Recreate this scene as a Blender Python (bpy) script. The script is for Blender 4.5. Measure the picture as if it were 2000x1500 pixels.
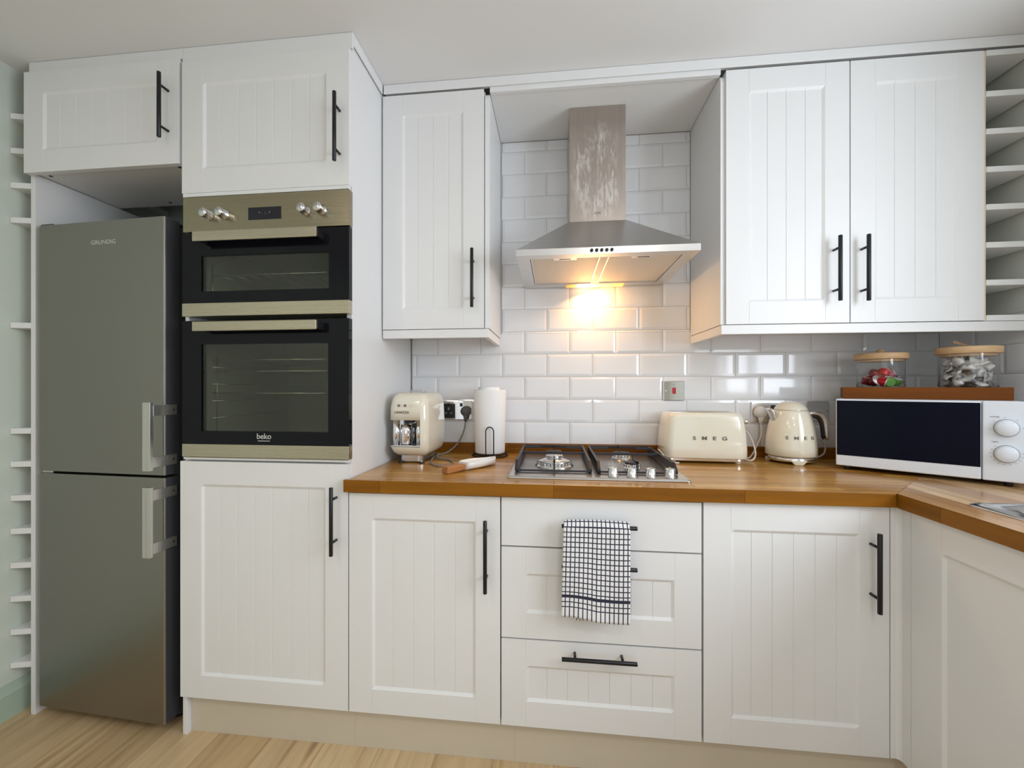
import bpy, bmesh, math, random
from mathutils import Vector, Matrix
random.seed(7)
PI = math.pi
for o in list(bpy.data.objects): bpy.data.objects.remove(o)
C = bpy.context.scene.collection
S = bpy.context.scene

# ------------------------------------------------------------------ camera
cam_d = bpy.data.cameras.new('camera'); cam = bpy.data.objects.new('camera', cam_d); C.objects.link(cam)
cam.location = (0, -1.912, 1.189); cam.rotation_euler = (PI/2, 0, .1087)
cam_d.sensor_width = 36; cam_d.lens = 826/2000*36
cam_d.shift_x = .0044; cam_d.shift_y = .0031; cam_d.clip_start = .02
S.camera = cam

# ------------------------------------------------------------------ light
S.view_settings.view_transform = 'Standard'; S.view_settings.look = 'None'
S.view_settings.gamma = 1; S.view_settings.use_curve_mapping = False
S.view_settings.exposure = 0.43
world = bpy.data.worlds.new('sky'); S.world = world; world.use_nodes = True
bg = world.node_tree.nodes['Background']; bg.inputs[0].default_value = (.80, .90, 1, 1); bg.inputs[1].default_value = 1.0

def area(name, loc, rot, sx, sy, power, col):
    l = bpy.data.lights.new(name, 'AREA'); l.shape = 'RECTANGLE'; l.size = sx; l.size_y = sy
    l.energy = power; l.color = col
    o = bpy.data.objects.new(name, l); C.objects.link(o); o.location = loc; o.rotation_euler = rot
    return o
area('daylight_side_window', (1.66, -1.75, 1.62), (0, PI/2, 0), .95, 1.25, 23, (.84, .91, 1.0))
area('daylight_rear_window', (.15, -4.15, 1.25), (-PI/2, 0, 0), 2.2, 1.9, 72, (.955, .975, 1.0))
for i, (x, y) in enumerate([(-1.1, -2.3), (.5, -2.3), (-1.1, -3.3), (.5, -3.3)]):
    a_ = area('added_ceiling_fill', (x, y, 2.335), (0, 0, 0), .12, .12, 4.0, (1.0, .94, .86)); a_.data.shape = 'DISK'  # unseen fill lamps added under the ceiling, no fittings modelled

# ------------------------------------------------------------------ materials
def mat(name, col=(.8,.8,.8), rough=.5, metal=0, coat=0, spec=.5, **kw):
    m = bpy.data.materials.new(name); m.use_nodes = True
    b = m.node_tree.nodes['Principled BSDF']
    b.inputs['Base Color'].default_value = (*col, 1); b.inputs['Roughness'].default_value = rough
    b.inputs['Metallic'].default_value = metal; b.inputs['Coat Weight'].default_value = coat
    b.inputs['Coat Roughness'].default_value = .05
    b.inputs['Specular IOR Level'].default_value = spec
    for k, v in kw.items(): b.inputs[k.replace('_', ' ')].default_value = v
    return m
def N(m, t, **kw):
    n = m.node_tree.nodes.new(t)
    for k, v in kw.items(): setattr(n, k, v)
    return n
def L(m, a, b): m.node_tree.links.new(a, b)
def bsdf(m): return m.node_tree.nodes['Principled BSDF']
def coords(m, scale=(1,1,1), rot=(0,0,0), src='Object'):
    t = N(m, 'ShaderNodeTexCoord'); mp = N(m, 'ShaderNodeMapping')
    mp.inputs['Scale'].default_value = scale; mp.inputs['Rotation'].default_value = rot
    L(m, t.outputs[src], mp.inputs[0]); return mp.outputs[0]
def ramp(m, fac, stops):
    r = N(m, 'ShaderNodeValToRGB'); e = r.color_ramp.elements
    e[0].position, e[0].color = stops[0][0], (*stops[0][1], 1)
    e[1].position, e[1].color = stops[-1][0], (*stops[-1][1], 1)
    for p, c in stops[1:-1]:
        q = e.new(p); q.color = (*c, 1)
    L(m, fac, r.inputs[0]); return r.outputs[0]
def mixc(m, a, b, fac, mode='MIX'):
    x = N(m, 'ShaderNodeMix', data_type='RGBA', blend_type=mode)
    for s, v in ((x.inputs[0], fac), (x.inputs[6], a), (x.inputs[7], b)):
        if hasattr(v, 'links'): L(m, v, s)
        else: s.default_value = v if isinstance(v, (int, float)) else (*v, 1)
    return x.outputs[2]
def noise(m, vec, scale, detail=3, rough=.5):
    n = N(m, 'ShaderNodeTexNoise'); n.inputs['Scale'].default_value = scale
    n.inputs['Detail'].default_value = detail; n.inputs['Roughness'].default_value = rough
    L(m, vec, n.inputs['Vector']); return n.outputs[0]
def bump(m, h, strength, dist=.001):
    b = N(m, 'ShaderNodeBump'); b.inputs['Strength'].default_value = strength; b.inputs['Distance'].default_value = dist
    L(m, h, b.inputs['Height']); L(m, b.outputs[0], bsdf(m).inputs['Normal'])

M = {}
M['white'] = mat('cabinet_white', (.80, .80, .80), .38)
bump(M['white'], noise(M['white'], coords(M['white'], (60, 60, 6)), 1.0, 3), .12, .0006)
M['carcass'] = mat('carcass_white', (.80, .80, .79), .42)
M['edge'] = mat('edge_band_cream', (.78, .66, .48), .5)
M['ceiling'] = mat('ceiling_paint', (.80, .80, .80), .9)
bump(M['ceiling'], noise(M['ceiling'], coords(M['ceiling']), 40, 4), .08, .002)
M['green'] = mat('sage_wall_paint', (.63, .68, .60), .8)
bump(M['green'], noise(M['green'], coords(M['green']), 60, 4), .08, .002)
M['green_trim'] = mat('sage_gloss_trim', (.42, .52, .42), .35)
M['pale'] = mat('pale_wall_paint', (.66, .68, .63), .85)
M['plaster'] = mat('rear_wall_paint', (.62, .62, .58), .9)
M['tile'] = mat('gloss_white_tile', (.82, .825, .84), .08, coat=.3)
M['grout'] = mat('grout', (.56, .55, .53), .9)
M['handle'] = mat('matt_black_metal', (.012, .012, .014), .35, .3)
M['cast'] = mat('cast_iron', (.018, .017, .022), .45)
M['black'] = mat('black_plastic', (.012, .012, .015), .4)
M['blackglass'] = mat('black_glass', (.006, .006, .009), .03, spec=.2)
M['mwglass'] = mat('microwave_glass', (.003, .004, .013), .04, spec=.14)
M['cavity'] = mat('oven_enamel', (.38, .38, .31), .35)
M['chrome'] = mat('chrome', (.86, .86, .87), .06, 1)
M['chrome_soft'] = mat('satin_chrome', (.72, .72, .72), .22, 1)
M['cream'] = mat('cream_enamel', (.80, .755, .62), .16, coat=.6)
M['creamlid'] = mat('cream_enamel_side', (.78, .72, .56), .2, coat=.5)
M['mw'] = mat('microwave_white', (.76, .80, .86), .3)
M['mark'] = mat('grey_print', (.25, .26, .27), .5)
M['greyplug'] = mat('grey_rubber', (.10, .095, .095), .5)
M['whiteplug'] = mat('white_plug', (.72, .70, .68), .4)
M['greycable'] = mat('grey_cable', (.22, .21, .19), .45)
M['creamcable'] = mat('cream_cable', (.70, .63, .55), .45)
M['red'] = mat('red_rocker', (.45, .01, .02), .3)
M['paper'] = mat('kitchen_paper', (.88, .88, .88), .9)
bump(M['paper'], noise(M['paper'], coords(M['paper']), 260, 2), .25, .001)
M['ceramic'] = mat('white_ceramic', (.83, .82, .80), .2, coat=.4)
M['logo'] = mat('logo_silver', (.75, .75, .73), .3, .6)
M['logodark'] = mat('logo_chrome_letters', (.22, .20, .18), .25, .8)
M['display'] = mat('oven_display', (.012, .012, .022), .12)
M['plinth'] = mat('plinth_gloss_floor_tint', (.62, .55, .44), .14)  # cream board; the floor's warm tan reflection is mixed into this colour
M['screwhole'] = mat('dark_hole', (.03, .03, .03), .7)
M['filter'] = mat('filter_mesh', (.72, .67, .60), .6, .6)
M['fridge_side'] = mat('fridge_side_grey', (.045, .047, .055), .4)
M['string'] = mat('leather_cord', (.42, .25, .12), .7)

def steel(name, base, rough, stretch, var=.12):
    m = mat(name, base, rough, 1)
    v = coords(m, stretch)
    n = noise(m, v, 1, 4, .6)
    L(m, ramp(m, n, [(.3, tuple(c*(1-var) for c in base)), (.7, tuple(min(1, c*(1+var)) for c in base))]), bsdf(m).inputs['Base Color'])
    r = N(m, 'ShaderNodeMapRange'); r.inputs['To Min'].default_value = rough*.85; r.inputs['To Max'].default_value = rough*1.2
    L(m, n, r.inputs[0]); L(m, r.outputs[0], bsdf(m).inputs['Roughness'])
    return m
M['steel_h'] = steel('brushed_steel_horizontal', (.68, .67, .66), .30, (3, 3, 500), .06)
M['steel_oven'] = steel('brushed_steel_oven', (.54, .485, .38), .27, (2, 2, 600), .05)
M['steel_panel'] = steel('brushed_steel_panel', (.37, .325, .23), .26, (2, 2, 600), .06)
M['steel_v'] = steel('brushed_steel_fridge', (.31, .298, .275), .34, (300, 300, 2), .012)
M['steel_hob'] = steel('brushed_steel_hob', (.62, .60, .57), .24, (3, 260, 260))
M['steel_handle'] = steel('brushed_aluminium', (.66, .65, .62), .33, (200, 200, 3))

# chimney with dried cleaning streaks
m = M['chimney'] = steel('streaked_chimney_steel', (.47, .415, .375), .30, (300, 300, 3), .06)
v = coords(m, (18, 18, 5)); v2 = coords(m, (90, 90, 22))
n1 = noise(m, v, 1.6, 5, .65); n2 = noise(m, v2, 1.2, 4, .6)
mul = N(m, 'ShaderNodeMath', operation='MULTIPLY'); L(m, n1, mul.inputs[0]); L(m, n2, mul.inputs[1])
# stain lives in an oval patch of the chimney front
t = N(m, 'ShaderNodeTexCoord'); gm = N(m, 'ShaderNodeMapping'); gm.inputs['Location'].default_value = (-.172*8.5, 0, -2.03*4.4)
gm.inputs['Scale'].default_value = (8.5, 0, 4.4); L(m, t.outputs['Object'], gm.inputs[0])
g = N(m, 'ShaderNodeTexGradient', gradient_type='SPHERICAL'); L(m, gm.outputs[0], g.inputs[0])
patch = N(m, 'ShaderNodeMath', operation='MULTIPLY'); L(m, g.outputs[1], patch.inputs[0]); patch.inputs[1].default_value = 3.0; patch.use_clamp = True
r2 = N(m, 'ShaderNodeMapRange'); r2.inputs['From Min'].default_value = .22; r2.inputs['From Max'].default_value = .34; L(m, mul.outputs[0], r2.inputs[0])
st = N(m, 'ShaderNodeMath', operation='MULTIPLY'); L(m, r2.outputs[0], st.inputs[0]); L(m, patch.outputs[0], st.inputs[1])
st2 = N(m, 'ShaderNodeMath', operation='MULTIPLY'); L(m, st.outputs[0], st2.inputs[0]); st2.inputs[1].default_value = .5
old = bsdf(m).inputs['Base Color'].links[0].from_socket
L(m, mixc(m, old, (.80, .76, .72), st2.outputs[0]), bsdf(m).inputs['Base Color'])
mt = N(m, 'ShaderNodeMath', operation='SUBTRACT'); mt.inputs[0].default_value = 1; L(m, st2.outputs[0], mt.inputs[1]); L(m, mt.outputs[0], bsdf(m).inputs['Metallic'])

def wood(name, along, stave, length, cols, rough=.3, coat=0., grain=(.7, 1.15), seam=.5, big=None, knots=False):
    m = mat(name, cols[1], rough, coat=coat)
    tc = N(m, 'ShaderNodeTexCoord'); sp = N(m, 'ShaderNodeSeparateXYZ'); L(m, tc.outputs['Object'], sp.inputs[0])
    o = {'X': (0, 1), 'Y': (1, 0)}[along]
    cb = N(m, 'ShaderNodeCombineXYZ'); L(m, sp.outputs[o[0]], cb.inputs[0])
    # staves: across coordinate; vertical faces read their own height as across
    ad = N(m, 'ShaderNodeMath', operation='ADD'); L(m, sp.outputs[o[1]], ad.inputs[0]); L(m, sp.outputs[2], ad.inputs[1])
    L(m, ad.outputs[0], cb.inputs[1])
    br = N(m, 'ShaderNodeTexBrick'); br.offset = .37; br.offset_frequency = 2
    br.inputs['Scale'].default_value = 1; br.inputs['Brick Width'].default_value = length; br.inputs['Row Height'].default_value = stave
    br.inputs['Mortar Size'].default_value = .0008 if seam else 0; br.inputs['Mortar Smooth'].default_value = .3
    br.inputs['Color1'].default_value = (0, 0, 0, 1); br.inputs['Color2'].default_value = (1, 1, 1, 1); br.inputs['Mortar'].default_value = (.5, .5, .5, 1)
    br.inputs['Bias'].default_value = 0
    L(m, cb.outputs[0], br.inputs['Vector'])
    base = ramp(m, br.outputs['Color'], [(0, cols[0]), (.5, cols[1]), (1, cols[2])])
    mp = N(m, 'ShaderNodeMapping'); sc = (2.2, 45, 1); mp.inputs['Scale'].default_value = sc
    off = N(m, 'ShaderNodeVectorMath', operation='ADD'); L(m, cb.outputs[0], off.inputs[0])
    s2 = N(m, 'ShaderNodeVectorMath', operation='SCALE'); L(m, br.outputs['Color'], s2.inputs[0]); s2.inputs['Scale'].default_value = 3.3
    L(m, s2.outputs[0], off.inputs[1]); L(m, off.outputs[0], mp.inputs[0])
    n = noise(m, mp.outputs[0], 1, 6, .62)
    gr = ramp(m, n, [(.25, (grain[0],)*3), (.75, (grain[1],)*3)])
    col = mixc(m, base, gr, 1.0, 'MULTIPLY')
    if knots:
        mp2 = N(m, 'ShaderNodeMapping'); mp2.inputs['Scale'].default_value = (1.6, 6.5, 1); L(m, cb.outputs[0], mp2.inputs[0])
        vo = N(m, 'ShaderNodeTexVoronoi'); vo.inputs['Scale'].default_value = 1.15; L(m, mp2.outputs[0], vo.inputs['Vector'])
        k = ramp(m, vo.outputs['Distance'], [(0.03, (.30, .22, .15)), (.16, (1, 1, 1))])
        col = mixc(m, col, k, .8, 'MULTIPLY')
        mp3 = N(m, 'ShaderNodeMapping'); mp3.inputs['Scale'].default_value = (1.2, 16, 1); L(m, off.outputs[0], mp3.inputs[0])
        n3 = noise(m, mp3.outputs[0], 1, 3, .7)
        col = mixc(m, col, ramp(m, n3, [(.30, (.66, .58, .48)), (.48, (1, 1, 1))]), 1.0, 'MULTIPLY')
    if seam:
        col = mixc(m, col, (cols[0][0]*.5, cols[0][1]*.45, cols[0][2]*.4), br.outputs['Fac'])
    L(m, col, bsdf(m).inputs['Base Color'])
    bump(m, n, .06, .0006)
    return m
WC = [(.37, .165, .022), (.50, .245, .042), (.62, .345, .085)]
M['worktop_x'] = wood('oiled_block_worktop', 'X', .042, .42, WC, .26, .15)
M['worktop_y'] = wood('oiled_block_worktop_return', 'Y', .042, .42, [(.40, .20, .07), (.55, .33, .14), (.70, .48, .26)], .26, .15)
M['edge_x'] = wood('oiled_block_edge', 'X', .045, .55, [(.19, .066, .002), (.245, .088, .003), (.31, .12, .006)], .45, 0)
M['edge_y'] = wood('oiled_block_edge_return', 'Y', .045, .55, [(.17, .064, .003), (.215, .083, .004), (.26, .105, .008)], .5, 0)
M['floor'] = wood('oak_laminate', 'Y', .19, 1.28, [(.53, .365, .195), (.63, .45, .255), (.70, .52, .31)], .38, 0, (.80, 1.12), .4, knots=True)
M['board'] = wood('walnut_board', 'X', .2, 1.0, [(.16, .044, .002), (.20, .056, .003), (.25, .074, .005)], .6, 0, (.75, 1.15), 0)
M['lidwood'] = wood('acacia_lid', 'X', .3, 1.0, [(.60, .38, .19), (.66, .44, .24), (.72, .50, .29)], .45, 0, (.8, 1.1), 0)
M['spoonwood'] = wood('acacia_handle', 'X', .3, 1.0, [(.42, .17, .05), (.50, .21, .07), (.58, .26, .09)], .45, 0, (.7, 1.15), 0)

for k_ in ('edge_x', 'edge_y', 'board'): bsdf(M[k_]).inputs['Specular IOR Level'].default_value = .22
# thin clear glass: mostly transparent with mirror-like sheen
def pane(name, tint, refl=1.0):
    m = bpy.data.materials.new(name); m.use_nodes = True; nt = m.node_tree; nt.nodes.clear()
    out = nt.nodes.new('ShaderNodeOutputMaterial'); tr = nt.nodes.new('ShaderNodeBsdfTransparent'); gl = nt.nodes.new('ShaderNodeBsdfGlossy')
    tr.inputs[0].default_value = (*tint, 1); gl.inputs['Roughness'].default_value = .03
    ge = nt.nodes.new('ShaderNodeNewGeometry'); dt = nt.nodes.new('ShaderNodeVectorMath'); dt.operation = 'DOT_PRODUCT'
    nt.links.new(ge.outputs['Normal'], dt.inputs[0]); nt.links.new(ge.outputs['Incoming'], dt.inputs[1])
    def mth(op, x, y=None, cl=False):
        q = nt.nodes.new('ShaderNodeMath'); q.operation = op; q.use_clamp = cl
        for i_, v_ in enumerate((x, y)):
            if v_ is None: continue
            if hasattr(v_, 'links'): nt.links.new(v_, q.inputs[i_])
            else: q.inputs[i_].default_value = v_
        return q.outputs[0]
    c5 = mth('POWER', mth('SUBTRACT', 1.0, mth('ABSOLUTE', dt.outputs['Value']), True), 5.0)
    fres = mth('MULTIPLY', mth('ADD', mth('MULTIPLY', c5, .96), .04), refl, True)
    mx = nt.nodes.new('ShaderNodeMixShader'); nt.links.new(fres, mx.inputs[0])
    nt.links.new(tr.outputs[0], mx.inputs[1]); nt.links.new(gl.outputs[0], mx.inputs[2]); nt.links.new(mx.outputs[0], out.inputs[0])
    return m
M['ovenpane'] = pane('tinted_oven_pane', (.72, .73, .68), 1.3)
M['jarglass'] = pane('clear_jar_glass', (.97, .98, .98), 2.0)

def emis(name, col, s):
    m = mat(name, col, .5); b = bsdf(m); b.inputs['Emission Color'].default_value = (*col, 1); b.inputs['Emission Strength'].default_value = s
    return m
M['lamp'] = emis('hood_lamp_lens', (1.0, .55, .16), 3.0)
_m = M['lamp']; _t = N(_m, 'ShaderNodeTexCoord'); _s = N(_m, 'ShaderNodeSeparateXYZ'); L(_m, _t.outputs['Object'], _s.inputs[0])
_r = N(_m, 'ShaderNodeMapRange'); _r.inputs['From Min'].default_value = .05; _r.inputs['From Max'].default_value = .30; L(_m, _s.outputs[0], _r.inputs[0])
L(_m, ramp(_m, _r.outputs[0], [(0, (.02, .015, .01)), (.16, (.35, .16, .04)), (.34, (1.6, 1.15, .62)), (.55, (1.0, .52, .14)), (1, (.45, .17, .03))]), bsdf(_m).inputs['Emission Color'])

# tea towel: white terry with navy grid, drawn on its own UVs (metres)
m = M['towel'] = mat('check_terry', (.8, .8, .8), .95)
uv = N(m, 'ShaderNodeUVMap'); sp = N(m, 'ShaderNodeSeparateXYZ'); L(m, uv.outputs[0], sp.inputs[0])
def stripes(src, pitch, w, ph=0.):
    a = N(m, 'ShaderNodeMath', operation='ADD'); L(m, src, a.inputs[0]); a.inputs[1].default_value = ph+10*pitch
    b = N(m, 'ShaderNodeMath', operation='MODULO'); L(m, a.outputs[0], b.inputs[0]); b.inputs[1].default_value = pitch
    c = N(m, 'ShaderNodeMath', operation='LESS_THAN'); L(m, b.outputs[0], c.inputs[0]); c.inputs[1].default_value = w
    return c.outputs[0]
def band(src, a0, a1):
    a = N(m, 'ShaderNodeMath', operation='GREATER_THAN'); L(m, src, a.inputs[0]); a.inputs[1].default_value = a0
    b = N(m, 'ShaderNodeMath', operation='LESS_THAN'); L(m, src, b.inputs[0]); b.inputs[1].default_value = a1
    c = N(m, 'ShaderNodeMath', operation='MULTIPLY'); L(m, a.outputs[0], c.inputs[0]); L(m, b.outputs[0], c.inputs[1]); return c.outputs[0]
def mx(a, b):
    c = N(m, 'ShaderNodeMath', operation='MAXIMUM'); L(m, a, c.inputs[0]); L(m, b, c.inputs[1]); return c.outputs[0]
vs = stripes(sp.outputs[0], .0126, .0031, .004)
hs = stripes(sp.outputs[1], .0146, .0030, 0)
keep = N(m, 'ShaderNodeMath', operation='GREATER_THAN'); L(m, sp.outputs[1], keep.inputs[0]); keep.inputs[1].default_value = .028
hs2 = N(m, 'ShaderNodeMath', operation='MULTIPLY'); L(m, hs, hs2.inputs[0]); L(m, keep.outputs[0], hs2.inputs[1])
fac = mx(mx(vs, hs2.outputs[0]), band(sp.outputs[1], .0575, .0665))
L(m, mixc(m, (.84, .83, .85), (.025, .028, .05), fac), bsdf(m).inputs['Base Color'])
nz = noise(m, coords(m), 420, 2); bump(m, nz, .5, .002)
M['sachet'] = mat('foil_paper', (.66, .64, .62), .35, .25)
m = M['sachet']; n = noise(m, coords(m), 38, 3)
L(m, ramp(m, n, [(.40, (.20, .20, .22)), (.47, (.60, .58, .56)), (.7, (.80, .79, .78))]), bsdf(m).inputs['Base Color'])
for k, c in {'pod_red': (.62, .015, .03), 'pod_maroon': (.22, .012, .03), 'pod_green': (.20, .50, .12), 'pod_pink': (.75, .25, .32), 'pod_purple': (.10, .02, .06)}.items():
    M[k] = mat(k, c, .25, .35)
M['foil'] = mat('pod_foil_lid', (.75, .72, .72), .3, .5)
M['sink'] = mat('sink_steel', (.74, .75, .76), .18, 1)

# ------------------------------------------------------------------ mesh helpers
class MB:
    def __init__(s): s.bm = bmesh.new(); s.mi = 0
    def f(s, vs, sm=False):
        try: q = s.bm.faces.new(vs)
        except ValueError: return None
        q.material_index = s.mi; q.smooth = sm; return q
    def box(s, x0, x1, y0, y1, z0, z1):
        v = [s.bm.verts.new(p) for p in [(x0,y0,z0),(x1,y0,z0),(x1,y1,z0),(x0,y1,z0),(x0,y0,z1),(x1,y0,z1),(x1,y1,z1),(x0,y1,z1)]]
        for i in [(0,3,2,1),(4,5,6,7),(0,1,5,4),(1,2,6,5),(2,3,7,6),(3,0,4,7)]: s.f([v[k] for k in i])
        return s
    def loft(s, rings, cap=True, sm=True, closed=True):
        R = [[s.bm.verts.new(p) for p in r] for r in rings]
        n = len(R[0])
        for a, b in zip(R, R[1:]):
            for i in range(n if closed else n-1):
                j = (i+1) % n; s.f([a[i], a[j], b[j], b[i]], sm)
        if cap: s.f(R[0][::-1]); s.f(R[-1])
        return s
    def lathe(s, prof, c=(0,0,0), n=32, axis='Z', cap=True, sm=True):
        rings = []
        for r, h in prof:
            ring = []
            for i in range(n):
                a = 2*PI*i/n; p = (max(r,1e-5)*math.cos(a), max(r,1e-5)*math.sin(a), h)
                if axis == 'Y': p = (p[0], -p[2], p[1])      # h grows towards -Y
                if axis == 'X': p = (p[2], p[0], p[1])
                ring.append((p[0]+c[0], p[1]+c[1], p[2]+c[2]))
            rings.append(ring)
        return s.loft(rings, cap, sm)
    def cyl(s, c, r, h, axis='Z', n=24): return s.lathe([(r, 0), (r, h)], c, n, axis)
    def tube(s, pts, r, n=8, cap=True, sub=0):
        P = [Vector(p) for p in pts]
        if sub:
            Q = []
            for i in range(len(P)-1):
                p0, p1, p2, p3 = P[max(i-1,0)], P[i], P[i+1], P[min(i+2,len(P)-1)]
                for k in range(sub):
                    t = k/sub
                    Q.append(.5*((2*p1)+(-p0+p2)*t+(2*p0-5*p1+4*p2-p3)*t*t+(-p0+3*p1-3*p2+p3)*t**3))
            Q.append(P[-1]); P = Q
        rings = []; up = None
        for i, p in enumerate(P):
            d = (P[min(i+1,len(P)-1)]-P[max(i-1,0)]).normalized()
            if up is None: up = d.orthogonal().normalized()
            up = (up-d*up.dot(d)).normalized(); w = d.cross(up)
            rr = r[i] if isinstance(r, list) else r
            rings.append([p+(up*math.cos(2*PI*k/n)+w*math.sin(2*PI*k/n))*rr for k in range(n)])
        return s.loft(rings, cap)
    def prism(s, poly, z0, z1):
        return s.loft([[(x, y, z0) for x, y in poly], [(x, y, z1) for x, y in poly]], True, False)
    def mesh(s, name):
        bmesh.ops.recalc_face_normals(s.bm, faces=s.bm.faces[:])
        me = bpy.data.meshes.new(name); s.bm.to_mesh(me); s.bm.free(); return me
    def build(s, name, m, parent=None, world=True, bev=0, seg=2, sub=0, solid=0):
        me = s.mesh(name)
        for mm in (m if isinstance(m, (list, tuple)) else [m]): me.materials.append(M[mm])
        o = bpy.data.objects.new(name, me); C.objects.link(o)
        if parent is not None: attach(o, parent, world)
        if solid:
            q = o.modifiers.new('solid', 'SOLIDIFY'); q.thickness = solid; q.offset = 0
        if sub:
            q = o.modifiers.new('sub', 'SUBSURF'); q.levels = q.render_levels = sub
        if bev:
            q = o.modifiers.new('bevel', 'BEVEL'); q.width = bev; q.segments = seg; q.limit_method = 'ANGLE'; q.angle_limit = .6
            q.harden_normals = False
        return o
def attach(o, parent, world=True):
    o.parent = parent
    if world:
        mt = Matrix.Identity(4); p = parent
        while p is not None:
            mt = p.matrix_parent_inverse @ (Matrix.Translation(p.location) @ p.rotation_euler.to_matrix().to_4x4()) @ mt if False else (p.matrix_parent_inverse @ Matrix.Translation(p.location) @ p.rotation_euler.to_matrix().to_4x4()) @ mt
            p = p.parent
        o.matrix_parent_inverse = mt.inverted()
def tag(o, label, cat, group=None, kind=None):
    if label: o['label'] = label
    if cat: o['category'] = cat
    if group: o['group'] = group
    if kind: o['kind'] = kind
    return o
def thing(name, label, cat, loc=(0,0,0), rz=0, group=None):
    o = bpy.data.objects.new(name, None); C.objects.link(o); o.empty_display_size = .05
    o.location = loc; o.rotation_euler = (0, 0, rz); return tag(o, label, cat, group)
def struct(mb, name, m, **k):
    o = mb.build(name, m, **k)
    if o.parent is None: o['kind'] = 'structure'
    return o
def evalmesh(o):
    dg = bpy.context.evaluated_depsgraph_get(); return bpy.data.meshes.new_from_object(o.evaluated_get(dg))
def boolean(o, cutters):
    for c in cutters:
        q = o.modifiers.new('cut', 'BOOLEAN'); q.operation = 'DIFFERENCE'; q.object = c; q.solver = 'EXACT'
    bpy.context.view_layer.update(); me = evalmesh(o); o.modifiers.clear(); o.data = me
    for c in cutters: bpy.data.objects.remove(c)
def text(name, body, size, loc, rot, m, parent, world=True, sx=1, space=1, ext=.0004):
    cu = bpy.data.curves.new(name, 'FONT'); cu.body = body; cu.size = size; cu.extrude = ext
    cu.align_x = 'CENTER'; cu.align_y = 'CENTER'; cu.space_character = space; cu.offset = size*.004
    t = bpy.data.objects.new(name, cu); C.objects.link(t); bpy.context.view_layer.update()
    me = evalmesh(t); bpy.data.objects.remove(t); me.name = name
    me.transform(Matrix.Translation(loc) @ rot.to_4x4() @ Matrix.Diagonal((sx, 1, 1, 1)))
    me.materials.clear(); me.materials.append(M[m])
    o = bpy.data.objects.new(name, me); C.objects.link(o); attach(o, parent, world); return o
FACE = Matrix(((1,0,0),(0,0,-1),(0,1,0)))                      # text upright, facing -Y
def facerot(rz): return Matrix.Rotation(rz, 3, 'Z') @ FACE
def rrect(w, d, r, n=5, cx=0, cy=0):
    """rounded rectangle outline, counter-clockwise"""
    out = []
    for sx, sy, a0 in ((1,1,0),(-1,1,PI/2),(-1,-1,PI),(1,-1,1.5*PI)):
        for k in range(n+1):
            a = a0+PI/2*k/n; out.append((cx+sx*(w/2-r)+r*math.cos(a), cy+sy*(d/2-r)+r*math.sin(a)))
    return out

# ------------------------------------------------------------------ shaker fronts
def shaker_mesh(w, h, t=.020, sw=.077, rt=.077, rb=.077, grooves=True, flat=False):
    """front panel, local x 0..w, z 0..h, back at y=0, face at y=-t"""
    mb = MB(); bm = mb.bm
    if flat: mb.box(0, w, -t, 0, 0, h); return mb
    bv = .009; dp = .0055
    xs = [0, sw-.0012, sw-.0004, sw+.0004, sw+bv]; xe = [w-sw-bv, w-sw-.0004, w-sw+.0004, w-sw+.0012, w]
    iw = w-2*sw; ng = max(2, round(iw/.0625)) if grooves else 1
    gs = [sw+iw*k/ng for k in range(1, ng)]
    mid = []
    for g in gs: mid += [g-.0016, g, g+.0016]
    X = xs+mid+xe
    Z = [0, rb, rb+bv, h-rt-bv, h-rt, h]
    def dep(x, z):
        ins = (sw+bv-1e-6 <= x <= w-sw-bv+1e-6) and (rb+bv-1e-6 <= z <= h-rt-bv+1e-6)
        if ins: return dp+(.0018 if any(abs(x-g) < 1e-6 for g in gs) else 0)
        if (z <= rb+1e-6 or z >= h-rt-1e-6) and (abs(x-(sw-.0004)) < 1e-6 or abs(x-(w-sw+.0004)) < 1e-6): return .0009
        return 0
    V = [[bm.verts.new((x, -t+dep(x, z), z)) for x in X] for z in Z]
    for a, b in zip(V, V[1:]):
        for i in range(len(X)-1): mb.f([a[i], a[i+1], b[i+1], b[i]])
    B = [bm.verts.new(p) for p in ((0,0,0),(w,0,0),(w,0,h),(0,0,h))]
    mb.f([B[3], B[2], B[1], B[0]])
    mb.f([B[0], B[1]]+V[0][::-1]); mb.f(V[-1]+[B[2], B[3]])
    mb.f([B[0]]+[r[0] for r in V]+[B[3]]); mb.f([B[1], B[2]]+[r[-1] for r in V[::-1]])
    return mb
def front(name, x0, x1, z0, z1, yf, parent, **k):
    """yf = y of the face; the panel looks to -Y"""
    t = .020; o = shaker_mesh(x1-x0, z1-z0, t, **k).build(name, 'white')
    o.location = (x0, yf+t, z0); attach(o, parent)
    return o
def bar_handle(parent, x, z, length, yf, horizontal=False, off=.035, r=.0062, rotm=None):
    """black bar handle centred on x,z in front of the face at yf"""
    mb = MB(); h = length/2
    def P(a, y, dz=0): return (x+a, y, z+dz) if horizontal else (x, y, z+a)
    yb = yf-off
    mb.tube([P(-h, yb), P(-h+.0012, yb), P(h-.0012, yb), P(h, yb)], [r*.85, r, r, r*.85], 14)
    for s in (-1, 1): mb.tube([P(s*(h-.040), yf+.0005), P(s*(h-.040), yb)], .0042, 10)
    o = mb.build('handle', 'handle'); attach(o, parent)
    return o

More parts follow.
